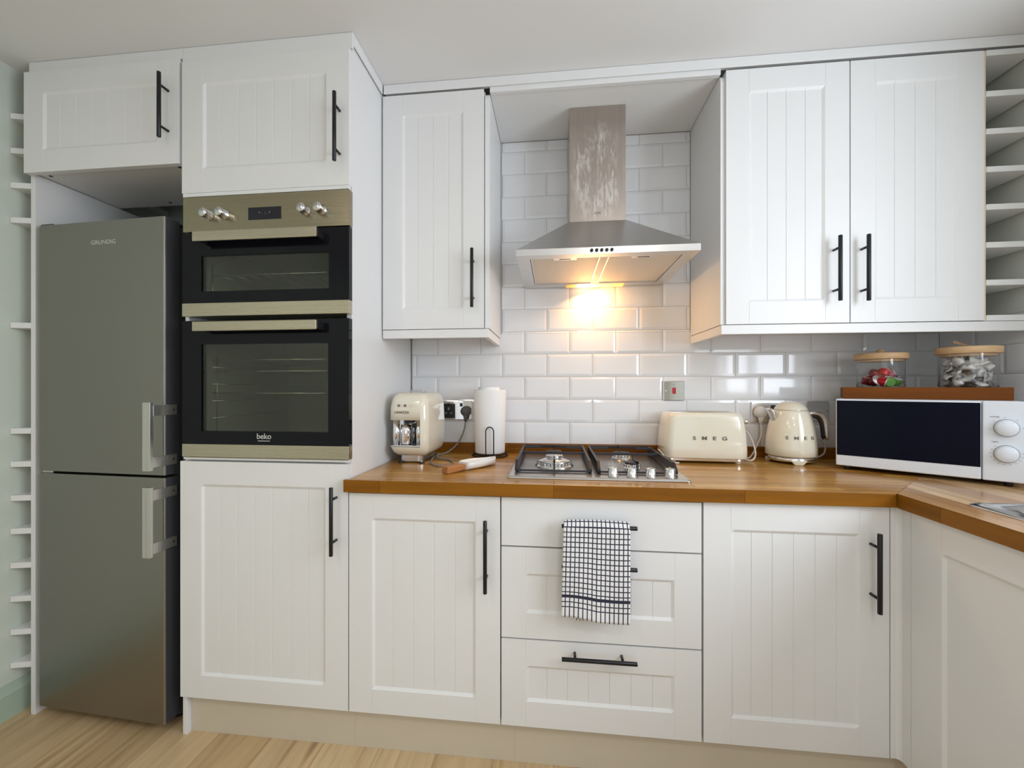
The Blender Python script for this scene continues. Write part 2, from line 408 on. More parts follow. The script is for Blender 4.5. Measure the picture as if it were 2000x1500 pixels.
# ================================================================== SETTING
XL, XR, YB, YR, ZC = -1.956, 1.57, 0.0, -4.1, 2.350
struct(MB().box(XL-.1, XR+.1, YR-.1, .1, -.05, 0), 'floor', 'floor')
struct(MB().box(XL-.1, XR+.1, YR-.1, .1, ZC, ZC+.08), 'ceiling', 'ceiling')
struct(MB().box(XL-.1, XL, YR-.1, .1, 0, ZC), 'wall_left', 'green')
wb = struct(MB().box(XL, XR+.1, .008, .1, 0, ZC), 'wall_back', 'green')
wr = MB()
wr.box(XR+.006, XR+.1, -1.05, .008, 0, ZC); wr.box(XR+.006, XR+.1, YR, -2.45, 0, ZC)
wr.box(XR+.006, XR+.1, -2.45, -1.05, 0, 1.08); wr.box(XR+.006, XR+.1, -2.45, -1.05, 2.16, ZC)
wr = struct(wr, 'wall_right', 'pale')
r_ = MB(); r_.box(XL, -1.0, YR-.1, YR, 0, ZC); r_.box(1.3, XR+.1, YR-.1, YR, 0, ZC); r_.box(-1.0, 1.3, YR-.1, YR, 0, .25); r_.box(-1.0, 1.3, YR-.1, YR, 2.2, ZC)
struct(r_, 'wall_rear', 'plaster')
w1 = MB()
for a, b in ((-2.45, -2.40), (-1.10, -1.05), (-1.775, -1.725)): w1.box(XR+.02, XR+.07, a, b, 1.08, 2.16)
w1.box(XR+.02, XR+.07, -2.45, -1.05, 1.08, 1.13); w1.box(XR+.02, XR+.07, -2.45, -1.05, 2.11, 2.16)
struct(w1, 'window_1', 'white')
w2 = MB()
for a in (-1.0, .12, 1.24): w2.box(a, a+.06, YR-.07, YR-.02, .25, 2.2)
w2.box(-1.0, 1.3, YR-.07, YR-.02, .25, .31); w2.box(-1.0, 1.3, YR-.07, YR-.02, 2.14, 2.2)
struct(w2, 'window_2', 'white')

# metro tiles (bevelled brick bond) laid on the grout bed
GX, GZ, T0, Z0 = .202, .102, -.4343, 1.236
def tiles(mb, xa, xb, za, zb, place, t0=T0):
    g = .0011; bv = .011; dp = .0022
    m0 = math.floor((za-Z0)/GZ)
    for m_ in range(m0, math.ceil((zb-Z0)/GZ)):
        offs = t0 + (GX/2 if m_ % 2 else 0)
        k0 = math.floor((xa-offs)/GX)
        for k in range(k0, math.ceil((xb-offs)/GX)):
            x0, x1 = offs+k*GX+g, offs+(k+1)*GX-g; z0, z1 = Z0+m_*GZ+g, Z0+(m_+1)*GZ-g
            b = [bv]*4
            if x0 < xa: x0 = xa; b[0] = 0
            if x1 > xb: x1 = xb; b[1] = 0
            if z0 < za: z0 = za; b[2] = 0
            if z1 > zb: z1 = zb; b[3] = 0
            if x1-x0 < .006 or z1-z0 < .006: continue
            b[0] = min(b[0], (x1-x0)*.4); b[1] = min(b[1], (x1-x0)*.4); b[2] = min(b[2], (z1-z0)*.4); b[3] = min(b[3], (z1-z0)*.4)
            q = []
            for (u, w_, d) in [(x0,z0,.0040),(x1,z0,.0040),(x1,z1,.0040),(x0,z1,.0040),(x0,z0,dp),(x1,z0,dp),(x1,z1,dp),(x0,z1,dp),
                               (x0+b[0],z0+b[2],0),(x1-b[1],z0+b[2],0),(x1-b[1],z1-b[3],0),(x0+b[0],z1-b[3],0)]:
                q.append(mb.bm.verts.new(place(u, d, w_)))
            for i in range(4):
                j = (i+1) % 4
                mb.f([q[i], q[j], q[4+j], q[4+i]]); mb.f([q[4+i], q[4+j], q[8+j], q[8+i]])
            mb.f(q[8:12])
tb = MB(); tiles(tb, -.655, 1.568, .936, 1.43, lambda u, d, z: (u, d, z)); tiles(tb, -.235, .588, 1.4305, 2.298, lambda u, d, z: (u, d, z))
bmesh.ops.remove_doubles(tb.bm, verts=tb.bm.verts[:], dist=1e-6)
tb.build('metro_tiles', 'tile', wb)
MB().box(-.66, XR, .0032, .0085, .90, 2.31).build('grout_bed', 'grout', wb)
tr_ = MB(); tiles(tr_, .0, .95, .936, 1.44, lambda u, d, z: (XR+d-.002, -u-.002, z), t0=.045)
tr_.build('metro_tiles', 'tile', wr)
MB().box(XR+.002, XR+.007, -.95, 0, .90, 1.445).build('grout_bed', 'grout', wr)

# skirting on the left wall (moulded)
sk = MB(); prof = [(0, 0), (.016, 0), (.016, .088), (.013, .093), (.006, .112), (.004, .120), (0, .120)]
sk.loft([[(XL+a, y, z) for a, z in prof] for y in (-4.0, -.50)], True, False)
struct(sk, 'baseboard_left', 'green_trim')

# ================================================================== TALL UNITS
YD = -.603
# --- wine rack between the wall and the fridge
t = thing('wine_rack', 'tall narrow white shelf rack squeezed between the green wall and the fridge', 'rack', (-1.90, -.3, 0))
MB().box(-1.889, -1.871, -.572, -.01, 0, 1.962).build('side_panel', ['white'], t, bev=.001)
for z in [2.180, 2.055, 1.930, 1.804, 1.423, 1.040, .920, .797, .677, .553, .432, .312, .192]:
    s_ = MB()
    s_.prism([(-1.889, -.572), (-1.952, -.588), (-1.9555, -.584), (-1.9555, -.02), (-1.889, -.02)], z-.020, z)
    s_.build('shelf', 'carcass', t, bev=.001)

# --- cabinet above the fridge
t = thing('wall_cabinet', 'short white bridging cabinet over the fridge with one vertical black handle', 'cabinet', (-1.57, -.42, 1.95))
b_ = MB(); b_.box(-1.889, -1.262, -.583, -.27, 1.964, 1.982); b_.box(-1.889, -1.871, -.583, -.27, 1.982, 2.314); b_.box(-1.280, -1.262, -.583, -.27, 1.982, 2.314)
b_.box(-1.871, -1.28, -.285, -.27, 1.982, 2.314); b_.box(-1.871, -1.28, -.583, -.285, 2.298, 2.314)
b_.build('body', 'carcass', t, bev=.001)
front('door', -1.874, -1.269, 1.951, 2.3090, YD, t)
bar_handle(t, -1.307, 2.131, .217, YD)
for x, y in ((-1.835, -.55), (-1.31, -.555), (-1.60, -.30)): MB().cyl((x, y, 1.9632), .006, .001).build('screw_cap', 'screwhole', t)
bk = MB().box(-1.871, -1.262, -.02, -.008, 0, 1.95).build('alcove_back_panel', 'carcass'); tag(bk, 'white board closing the recess behind and above the fridge', 'panel')

# --- tall oven housing
t = thing('oven_housing', 'tall white cabinet column holding the double oven, door above and door below', 'cabinet', (-.96, -.3, 0))
b_ = MB()
b_.box(-1.262, -1.247, -.583, -.005, .135, 2.314)                    # left side
b_.box(-.678, -.6605, -.5825, -.005, .135, 2.348)                        # right decor side
b_.box(-1.247, -.678, -.02, -.005, .135, 2.31)
for z in (.135, .925, 1.837, 2.296): b_.box(-1.247, -.678, -.583, -.02, z, z+.016)
b_.build('body', 'white', t, bev=.001)
front('door', -1.256, -.661, 1.847, 2.2945, YD, t, rb=.080)
bar_handle(t, -.692, 2.018, .220, YD)
front('door', -1.262, -.664, .137, .938, YD, t)
bar_handle(t, -.703, .761, .218, YD)
MB().box(-1.250, -.66, -.604, -.59, .9445, .952).build('filler_strip', 'white', t, bev=.001)
MB().box(-1.250, -.66, -.606, -.59, 1.8325, 1.845).build('filler_strip', 'white', t, bev=.001)
MB().box(-1.263, -1.247, -.592, -.02, 0, .134).build('leg_panel', 'white', t, bev=.001)
co = MB(); co.box(-1.865, -1.2622, -.595, -.5835, 2.3130, ZC-.001); co.box(-1.2622, -.652, -.595, -.5835, 2.2985, ZC-.001); co.box(-1.865, -.660, -.5835, -.565, 2.3145, ZC-.001)
tag(co.build('cornice', 'white', bev=.002), 'white cornice strip along the top of the fridge and oven cabinets', 'cornice')
co = MB(); co.box(-.657, -.652, -.583, -.350, 2.314, ZC-.001)
tag(co.build('cornice', 'white', bev=.001), 'short white cornice return on the bright right side of the oven column', 'cornice')

# --- double oven
t = thing('double_oven', 'built in stainless double oven with black glass doors and four round knobs', 'oven', (-.95, -.3, .955))
ox0, ox1 = -1.246, -.678
ov = MB()
for z0, z1 in ((.960, 1.415), (1.430, 1.705)):                      # two cavities as open-fronted boxes
    x0, x1, y1 = -1.215, -.695, -.10
    ov.box(x0, x0+.012, -.583, y1, z0+.02, z1-.01); ov.box(x1-.012, x1, -.583, y1, z0+.02, z1-.01)
    ov.box(x0, x1, -.583, y1, z0, z0+.02); ov.box(x0, x1, -.583, y1, z1-.01, z1); ov.box(x0, x1, y1, y1+.01, z0, z1)
ov.build('cavity', 'cavity', t)
MB().box(ox0, -.656, -.610, -.586, 1.712, 1.829).build('control_panel', 'steel_panel', t, bev=.0015)
for x in (-1.148, -1.092, -.805, -.749):
    k = MB(); k.lathe([(.0175, 0), (.0175, .004), (.0150, .005), (.0150, .030), (.0135, .033), (.001, .033)], (x, -.610, 1.765), 28, 'Y')
    o = k.build('knob', 'chrome_soft', t)
    MB().box(x-.0012, x+.0012, -.6438, -.6425, 1.769, 1.778).build('pointer_mark', 'mark', o)
MB().box(-1.007, -.891, -.6112, -.609, 1.7435, 1.784).build('display', 'display', t)
tx = text('clock_symbols', '*  .  : .  *', .012, (-.949, -.6114, 1.764), FACE, 'mark', t)
dots = MB()
for a in range(5): dots.cyl((-.70+.014*math.cos(a*1.25), -.6100, 1.775+.014*math.sin(a*1.25)), .0022, .0004, 'Y', 8)
dots.build('dial_marks', 'mark', t)
def oven_door(zb, zt, ztrim, wx0, wx1, wz0, wz1, hz0, hz1):
    d = MB(); yf, yb = -.612, -.590
    d.box(ox0, wx0, yf, yb, ztrim, zt); d.box(wx1, -.656, yf, yb, ztrim, zt); d.box(wx0, wx1, yf, yb, ztrim, wz0); d.box(wx0, wx1, yf, yb, wz1, zt)
    o = d.build('oven_door', 'blackglass', t)
    MB().box(wx0, wx1, -.608, -.605, wz0, wz1).build('window_pane', 'ovenpane', o)
    MB().box(ox0, -.656, -.6135, -.589, zb, ztrim).build('bottom_trim', 'steel_oven', o, bev=.0012)
    hd = MB(); hd.box(-1.172, -.743, -.655, -.646, hz0, hz1)
    hd.build('door_handle', 'steel_oven', o, bev=.003)
    for x in (-1.165, -.752): MB().box(x, x+.010, -.647, -.610, hz0+.004, hz1-.004).build('handle_bracket', 'black', o, bev=.001)
    return o
oven_door(1.427, 1.708, 1.471, -1.176, -.725, 1.510, 1.629, 1.664, 1.698)
lower_door = oven_door(.955, 1.412, .998, -1.176, -.727, 1.042, 1.333, 1.371, 1.403)
for z, nb in ((1.582, 1), (1.285, 1), (1.245, 1), (1.168, 1)):
    rk = MB()
    rk.tube([(-1.195, -.54, z), (-.715, -.54, z)], .0030, 6); rk.tube([(-1.195, -.15, z), (-.715, -.15, z)], .0022, 6)
    for k in range(9): rk.tube([(-1.17+.054*k, -.54, z), (-1.17+.054*k, -.15, z)], .0014, 5)
    rk.build('wire_rack', 'chrome_soft', t)
sr = MB()
for zz in (1.08, 1.14, 1.20, 1.26): sr.tube([(-1.199, -.54, zz), (-1.199, -.15, zz)], .002, 6); 
sr.tube([(-1.1975, -.52, 1.03), (-1.1975, -.52, 1.30)], .002, 6)
sr.build('side_rail', 'chrome_soft', t)
MB().tube([(-1.1975, -.54, 1.455), (-1.1975, -.54, 1.62)], .002, 6).build('side_rail', 'chrome_soft', t)
o = text('logo', 'beko', .026, (-.950, -.6124, 1.026), FACE, 'logo', t)
MB().box(-.972, -.929, -.6124, -.612, 1.0105, 1.0125).build('logo_underline', 'logo', t)

# --- fridge freezer (stands a touch askew in its recess)
FA = -math.atan2(.032, .533)
t = thing('fridge_freezer', 'tall dark stainless fridge freezer with two offset bar handles', 'fridge', (-1.845, -.580, 0), FA)
W = .533
def fbuild(mb, name, m, parent=t, **k): return mb.build(name, m, parent, world=False, **k)
fbuild(MB().box(.003, W-.004, .062, .52, .03, 1.755), 'body', 'fridge_side', bev=.003)
def fdoor(z0, z1):
    mb = MB(); pts = rrect(W, .055, .006, 3, W/2, .0275)
    mb.prism(pts, z0, z1); o = fbuild(mb, 'fridge_door', ['steel_v'])
    MB().box(.004, W-.010, .055, .063, z0+.006, z1-.006).build('door_seal', 'black', o, world=False)
    MB().box(W-.0005, W+.0006, .006, .0545, z0+.001, z1-.001).build('side_face', 'fridge_side', o, world=False)
    return o
d1, d2 = fdoor(.889, 1.770), fdoor(.042, .880)
text('logo', 'GRUNDIG', .021, (.283, -.0008, 1.695), FACE, 'logo', t, world=False, sx=1.05, space=1.05)
for d, z0, z1 in ((d1, .913, 1.139), (d2, .628, .859)):
    h = MB(); h.box(W-.026, W+.004, -.053, -.041, z0, z1)
    hb = h.build('door_handle', 'steel_handle', d, world=False, bev=.001)
    for zz in ((z0+.010, z0+.045), (z1-.045, z1-.010)):
        MB().box(W+.0008, W+.0045, -.041, .042, zz[0], zz[1]).build('bracket', 'steel_handle', hb, world=False, bev=.0006)
        MB().cyl((W+.0042, .030, (zz[0]+zz[1])/2), .0035, .0006, 'X', 12).build('screw', 'screwhole', hb, world=False)
hg = MB(); hg.box(.004, .055, .004, .05, 1.7702, 1.776); hg.cyl((.02, .02, 1.774), .008, .006)
fbuild(hg, 'hinge', 'fridge_side', bev=.001)
hg = MB(); hg.box(.004, .05, .010, .05, .8803, .8887); fbuild(hg, 'hinge', 'chrome_soft')
fbuild(MB().box(W-.05, W-.004, .065, .12, 1.755, 1.768), 'corner_block', 'black', bev=.002)
for x in (.05, W-.05):
    fbuild(MB().cyl((x, .10, 0), .018, .031), 'foot', 'black')
    fbuild(MB().cyl((x, .45, 0), .018, .031), 'foot', 'black')
pw = MB(); pw.tube([(-1.285, -.50, 1.70), (-1.283, -.52, 1.74), (-1.279, -.53, 1.70), (-1.279, -.54, 1.2), (-1.280, -.54, .06)], .0035, 8, sub=5)
tag(pw.build('power_cable', 'greyplug'), 'thin dark cable hanging in the gap right of the fridge', 'cable')

# ================================================================== BASE UNITS
def base_body(t, x0, x1):
    b = MB(); b.box(x0, x0+.018, -.582, -.03, .136, .850); b.box(x1-.018, x1, -.582, -.03, .136, .850)
    b.box(x0+.018, x1-.018, -.582, -.03, .136, .154); b.box(x0+.018, x1-.018, -.05, -.03, .154, .85); b.box(x0+.018, x1-.018, -.582, -.50, .835, .850)
    b.build('body', 'carcass', t)
t = thing('base_cabinet', 'white single door base cabinet right of the oven column under the worktop', 'cabinet', (-.41, -.3, 0))
base_body(t, -.657, -.166); front('door', -.660, -.166, .137, .846, YD, t, rb=.077, rt=.079); bar_handle(t, -.208, .670, .222, YD)
t = thing('drawer_unit', 'white three drawer base cabinet below the gas hob with horizontal black handles', 'drawers', (.14, -.3, 0))
base_body(t, -.163, .438)
for z0, z1, fl, hz in ((.697, .846, True, .774), (.411, .692, False, .652), (.137, .406, False, .376)):
    d = front('drawer_front', -.162, .436, z0, z1, YD, t, flat=fl, **({} if fl else dict(rt=.080, rb=.078)))
    h = bar_handle(d, .134, hz, .220, YD, True)
t = thing('base_cabinet', 'white single door base cabinet in the corner right of the drawers', 'cabinet', (.7, -.3, 0))
base_body(t, .440, .945); front('door', .442, .946, .137, .848, YD, t, rt=.078); bar_handle(t, .897, .672, .222, YD)
# corner post + return run
cp = MB(); cp.loft([[(x, y, z) for x, y in [(.949, -.603), (.949, -.585), (1.02, -.585), (1.02, -.640), (.972, -.640), (.972, -.612), (.969, -.607), (.963, -.603)]] for z in (.137, .850)], True, False)
tag(cp.build('corner_post', 'white', bev=.001), 'white corner post where the two runs of base cabinets meet', 'panel')
t = thing('sink_cabinet', 'white base cabinet under the sink on the right hand run', 'cabinet', (1.25, -1.25, 0))
b_ = MB(); b_.box(.993, 1.55, -1.90, -.645, .136, .154); b_.box(.993, 1.55, -1.90, -1.882, .154, .85); b_.box(.993, 1.55, -.663, -.645, .154, .85); b_.box(1.53, 1.55, -1.882, -.663, .154, .85)
b_.build('body', 'carcass', t)
for y0 in (-.642, -1.262):
    o = shaker_mesh(.614, .711, .020, sw=.092, grooves=False).build('door', 'white'); o.location = (.992, y0, .137); o.rotation_euler = (0, 0, -PI/2); attach(o, t)
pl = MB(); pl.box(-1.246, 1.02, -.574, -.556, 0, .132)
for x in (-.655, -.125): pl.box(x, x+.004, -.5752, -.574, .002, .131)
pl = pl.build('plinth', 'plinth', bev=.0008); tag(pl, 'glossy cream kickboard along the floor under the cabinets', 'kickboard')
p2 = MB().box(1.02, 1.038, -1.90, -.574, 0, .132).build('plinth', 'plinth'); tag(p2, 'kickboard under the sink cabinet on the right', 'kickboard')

# ================================================================== WORKTOP
ZW0, ZW = .852, .892
t = thing('worktop', 'L shaped oiled hardwood block worktop', 'worktop', (.3, -.3, ZW0))
mb = MB(); mb.prism([(-.656, -.012), (-.656, -.606), (-.671, -.606), (-.671, -.6215), (.952, -.6215), (1.5675, -.012)], ZW0, ZW)
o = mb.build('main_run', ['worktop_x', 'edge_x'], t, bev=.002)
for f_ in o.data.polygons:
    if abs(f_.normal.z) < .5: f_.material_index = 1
mb = MB()
hx0, hx1, hy0, hy1 = 1.075, 1.50, -1.245, -.755      # sink cut-out
P0 = (.9525, -.6220)
mb.prism([P0, (1.5675, -.0125), (1.5675, hy1), (P0[0], hy1)], ZW0, ZW)
mb.box(P0[0], hx0, hy0, hy1, ZW0, ZW); mb.box(hx1, 1.5675, hy0, hy1, ZW0, ZW); mb.box(P0[0], 1.5675, -1.90, hy0, ZW0, ZW)
o = mb.build('sink_run', ['worktop_y', 'edge_y'], t)
for f_ in o.data.polygons:
    if abs(f_.normal.z) < .5: f_.material_index = 1
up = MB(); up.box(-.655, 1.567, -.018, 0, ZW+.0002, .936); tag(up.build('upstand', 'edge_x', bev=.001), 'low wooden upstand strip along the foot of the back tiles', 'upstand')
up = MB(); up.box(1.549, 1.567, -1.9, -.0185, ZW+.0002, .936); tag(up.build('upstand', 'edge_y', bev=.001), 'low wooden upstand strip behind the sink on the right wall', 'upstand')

# ================================================================== WALL UNITS
YU = -.343; ZU0, ZU1 = 1.411, 2.309
t = thing('wall_cabinet', 'tall white single door wall cabinet left of the cooker hood', 'cabinet', (-.45, -.16, 1.41))
b_ = MB(); b_.box(-.652, -.636, -.322, -.002, 1.411, 2.31)
b_.box(-.636, -.258, -.322, -.002, 1.411, 1.427); b_.box(-.636, -.258, -.322, -.002, 2.294, 2.31); b_.box(-.636, -.258, -.012, -.002, 1.427, 2.294)
b_.build('body', 'carcass', t)
ep = MB(); pr = [(-.002, 1.411), (-.334, 1.411), (-.334, 2.275), (-.331, 2.289), (-.323, 2.299), (-.310, 2.303), (-.002, 2.303)]
ep.loft([[(x, y, z) for y, z in pr] for x in (-.258, -.240)], True, False); ep.build('end_panel', 'white', t, bev=.001)
front('door', -.655, -.2605, ZU0, ZU1, YU, t, sw=.078); bar_handle(t, -.300, 1.593, .218, YU)
t = thing('wall_cabinet', 'wide white double door wall cabinet right of the cooker hood', 'cabinet', (1.0, -.16, 1.41))
b_ = MB(); b_.box(1.406, 1.422, -.322, -.002, 1.411, 2.31)
for x0, x1 in ((.606, 1.406),):
    b_.box(x0, x1, -.322, -.002, 1.411, 1.427); b_.box(x0, x1, -.322, -.002, 2.294, 2.31); b_.box(x0, x1, -.012, -.002, 1.427, 2.294)
b_.build('body', 'carcass', t)
ep = MB(); ep.loft([[(x, y, z) for y, z in pr] for x in (.590, .606)], True, False); ep.build('end_panel', 'white', t, bev=.001)
front('door', .606, 1.0085, ZU0, ZU1-.001, YU, t); front('door', 1.0125, 1.4215, ZU0, ZU1-.001, YU, t)
bar_handle(t, .958, 1.590, .220, YU); bar_handle(t, 1.046, 1.589, .222, YU)
t = thing('wine_rack', 'narrow open white wine rack at the right end beside the double wall cabinet', 'rack', (1.5, -.17, 1.41))
MB().box(1.4235, 1.4295, -.340, -.002, 1.410, 2.309).build('side_panel', 'edge', t)
for z in (2.309, 2.173, 2.048, 1.922, 1.797, 1.671, 1.546, 1.4285):
    MB().box(1.4297, 1.5695, -.343, -.004, z-.019, z).build('shelf', 'carcass', t, bev=.001)
def ring(x0, x1, yf, name, label, cat, z0, z1, ends):
    mb = MB(); mb.box(x0, x1, yf, yf+.018, z0, z1)
    if 'R' in ends: mb.box(x1-.018, x1, yf+.018, -.002, z0, z1)
    if 'L' in ends: mb.box(x0, x0+.018, yf+.018, -.002, z0, z1)
    return tag(mb.build(name, 'white', bev=.0015), label, cat)
ring(-.656, -.243, -.341, 'light_pelmet', 'white light pelmet under the single wall cabinet left of the hood', 'pelmet', 1.376, 1.4085, 'R')
ring(.590, 1.568, -.341, 'light_pelmet', 'long white light pelmet under the double wall cabinet and wine rack', 'pelmet', 1.376, 1.4085, 'L')
co = MB(); co.box(-.650, 1.568, -.349, -.344, 2.3145, ZC-.001); co.box(-.650, 1.568, -.344, -.325, 2.321, ZC-.001)
tag(co.build('cornice', 'white', bev=.002), 'long white cornice over the wall cabinets and hood recess', 'cornice')
t = thing('bridging_panel', 'white boxed ceiling panel and rail spanning the recess over the cooker hood', 'panel', (.17, -.16, 2.29))
MB().box(-.2385, .5885, -.322, -.002, 2.3005, 2.314).build('soffit_board', 'carcass', t)
MB().box(-.2385, .5885, -.342, -.3225, 2.296, 2.3205).build('front_rail', 'white', t, bev=.002)

# ================================================================== COOKER HOOD
t = thing('cooker_hood', 'stainless pyramid chimney cooker hood with its warm lamp on', 'hood', (.174, -.24, 1.63))
hx0, hx1 = -.127, .475; hf = -.480; zb, zt, zc_ = 1.634, 1.656, 1.845
cx0, cx1, cyf = .063, .281, -.212
cn = MB()
A = [(hx0, hf), (hx1, hf), (hx1, -.004), (hx0, -.004)]; Bq = [(cx0-.002, cyf-.002), (cx1+.002, cyf-.002), (cx1+.002, -.004), (cx0-.002, -.004)]
cn.loft([[(x, y, zb) for x, y in A], [(x, y, zt) for x, y in A], [(x, y, zc_) for x, y in Bq]], False, False)
# underside rim with the filter opening
I = [(hx0+.045, hf+.040), (hx1-.045, hf+.040), (hx1-.045, -.065), (hx0+.045, -.065)]
cn.loft([[(x, y, zb) for x, y in A], [(x, y, zb) for x, y in I], [(x, y, zb+.008) for x, y in I]], False, False)
cn.build('canopy', 'steel_h', t)
MB().box(cx0, cx1, cyf, -.004, zc_, 2.300).build('chimney', 'chimney', t, bev=.001)
for a, b in ((hx0+.047, .160), (.186, hx1-.047)):
    q = MB(); q.box(a, b, hf+.042, -.067, zb+.0045, zb+.0085)
    fr = q.build('grease_filter', 'filter', t, bev=.001)
    q = MB(); q.box(a, b, hf+.042, hf+.046, zb+.0015, zb+.0045); q.box(a, b, -.071, -.067, zb+.0015, zb+.0045); q.box(a, a+.004, hf+.046, -.071, zb+.0015, zb+.0045); q.box(b-.004, b, hf+.046, -.071, zb+.0015, zb+.0045)
    q.build('filter_frame', 'chrome_soft', fr)
    mx_ = (a+b)/2
    q = MB(); q.box(mx_-.04, mx_+.04, hf+.050, hf+.075, zb+.003, zb+.0045); q.build('latch', 'chrome_soft', fr)
    q = MB(); q.box(mx_-.02, mx_+.02, hf+.060, hf+.066, zb+.0024, zb+.003); q.build('latch_slot', 'black', fr)
MB().box(.160, .186, hf+.042, -.067, zb+.001, zb+.008).build('centre_bar', 'filter', t)
for k in range(5): 
    MB().lathe([(.0055, 0), (.0055, .004), (.0042, .005), (.001, .005)], (.126+.0165*k, hf, 1.645), 14, 'Y').build('push_button', 'black', t)
MB().box(.052, .30, -.055, -.015, zb-.0045, zb).build('lamp_cover', 'lamp', t, bev=.002)
o = text('badge', 'CDA', .012, (.172, cyf-.0008, 1.877), FACE, 'logodark', t)
ld = bpy.data.lights.new('hood_lamp', 'AREA'); ld.shape = 'RECTANGLE'; ld.size = .06; ld.size_y = .025; ld.energy = 1.15; ld.color = (1.0, .52, .17)
lo = bpy.data.objects.new('hood_lamp', ld); C.objects.link(lo); lo.location = (.145, -.052, zb-.0210); lo.rotation_euler = (0, -.32, 0)

# ================================================================== HOB
t = thing('gas_hob', 'four burner stainless gas hob set into the worktop with front knobs', 'hob', (.138, -.3, ZW))
mb = MB(); P_ = rrect(.578, .500, .010, 4, .138, -.295); P2 = rrect(.568, .490, .008, 4, .138, -.295)
mb.loft([[(x, y, ZW+.0003) for x, y in P_], [(x, y, ZW+.004) for x, y in P_], [(x, y, ZW+.009) for x, y in P2]], True, False)
mb.build('hob_plate', 'steel_hob', t, bev=.001)
HZ = ZW+.009
def burner(x, y, r, wok=False):
    b = MB(); b.lathe([(r*1.12, 0), (r*1.12, .003), (r, .004), (r, .016), (r*.92, .017)], (x, y, HZ), 36)
    o = b.build('burner', 'chrome_soft', t)
    c = MB()
    if wok: c.lathe([(r*.97, .017), (r*.97, .021), (r*.55, .027), (r*.45, .027)], (x, y, HZ), 36)
    else: c.lathe([(r*.88, .017), (r*.88, .022), (r*.8, .024), (.001, .0245)], (x, y, HZ), 30)
    c.build('burner_cap', 'cast' if not wok else 'chrome_soft', o)
    if wok:
        c = MB(); c.lathe([(r*.45, .026), (r*.43, .036), (r*.44, .038), (.001, .039)], (x, y, HZ), 30); c.build('inner_cap', 'chrome_soft', o)
    n = MB()
    for k in range(28 if wok else 18):
        a = 2*PI*k/(28 if wok else 18); cx, cy = x+math.cos(a)*r, y+math.sin(a)*r
        n.box(cx-.0012, cx+.0012, cy-.0012, cy+.0012, HZ+.010, HZ+.0155)
    n.build('flame_ports', 'screwhole', o)
burner(.002, -.350, .062, True); burner(.002, -.135, .036); burner(.275, -.150, .040); burner(.275, -.375, .028)
def grate(x0, x1, bxs):
    g = MB(); yf, yb = -.475, -.060; w = .005
    def plate(x, y0, y1, z0, z1, ya=None):     # side plates, chamfered in front
        g.loft([[(x+s, y0, z0), (x+s, y1, z0), (x+s, y1, z1), (x+s, y0+.035, z1), (x+s, y0, z0+.010)] for s in (-w, w)], True, False)
    plate(x0+w, yf, yb, HZ+.004, HZ+.036); plate(x1-w, yf, yb, HZ+.004, HZ+.036)
    g.box(x0, x1, yf, yf+.008, HZ+.002, HZ+.008); g.box(x0, x1, yb-.008, yb, HZ+.026, HZ+.037); g.box(x0+.009, x1-.009, -.256, -.248, HZ+.027, HZ+.036)
    for bx, (ya, yb2) in bxs:
        g.box(bx-.003, bx+.003, yf, yf+.008, HZ+.010, HZ+.042)
        g.box(bx-.003, bx+.003, yf, ya, HZ+.034, HZ+.042)
        g.box(bx-.003, bx+.003, yb2, yb, HZ+.034, HZ+.044)
    for fy in (-.145,):
        g.box(x0+.008, x0+.075, fy-.003, fy+.003, HZ+.034, HZ+.042); g.box(x1-.075, x1-.008, fy-.003, fy+.003, HZ+.034, HZ+.042)
    for x in (x0+.004, x1-.012):
        for y in (yf+.01, yb-.015): g.box(x, x+.008, y, y+.008, HZ+.0005, HZ+.01)
    g.build('pan_support', 'cast', t, bev=.001, seg=1)
grate(-.132, .128, [(.002, (-.385, -.115))]); grate(.146, .405, [(.275, (-.405, -.12))])
for x in (.191, .250, .309, .369):
    k = MB(); k.lathe([(.0165, 0), (.0165, .003), (.0145, .004), (.0155, .026), (.0145, .029), (.001, .029)], (x, -.517, HZ), 26)
    o = k.build('knob', 'chrome_soft', t); MB().box(x-.0015, x+.0015, -.530, -.505, HZ+.029, HZ+.0315).build('grip_ridge', 'chrome_soft', o)
text('maker_mark', 'CDA', .010, (-.110, -.528, HZ+.0003), Matrix.Identity(3), 'mark', t)

# ================================================================== SINK
t = thing('sink', 'inset stainless steel sink in the right hand worktop', 'sink', (1.28, -1.0, ZW))
sx0, sx1, sy0, sy1 = 1.035, 1.525, -1.60, -.715
bx0, bx1, by0, by1 = 1.085, 1.49, -1.235, -.765
def rr(x0, x1, y0, y1, r, z): return [(x, y, z) for x, y in rrect(x1-x0, y1-y0, r, 6, (x0+x1)/2, (y0+y1)/2)]
mb = MB()
mb.loft([rr(sx0, sx1, sy0, sy1, .03, ZW+.0004), rr(sx0, sx1, sy0, sy1, .03, ZW+.003), rr(sx0+.006, sx1-.006, sy0+.006, sy1-.006, .03, ZW+.0055), rr(sx0+.014, sx1-.014, sy0+.014, sy1-.014, .03, ZW+.0035),
         rr(bx0, bx1, by0, by1, .05, ZW+.003), rr(bx0+.004, bx1-.004, by0+.004, by1-.004, .05, ZW-.004), rr(bx0+.012, bx1-.012, by0+.012, by1-.012, .05, ZW-.032), rr(bx0+.02, bx1-.02, by0+.02, by1-.02, .04, ZW-.036)], False, True)
mb.f(mb.bm.verts[-28:] if False else [v for v in list(mb.bm.verts)[-28:]])
mb.build('bowl', 'sink', t)
mb = MB(); mb.lathe([(.040, 0), (.040, .002), (.030, .003), (.001, .003)], ((bx0+bx1)/2, (by0+by1)/2, ZW-.036), 24); mb.build('drain', 'chrome', t)

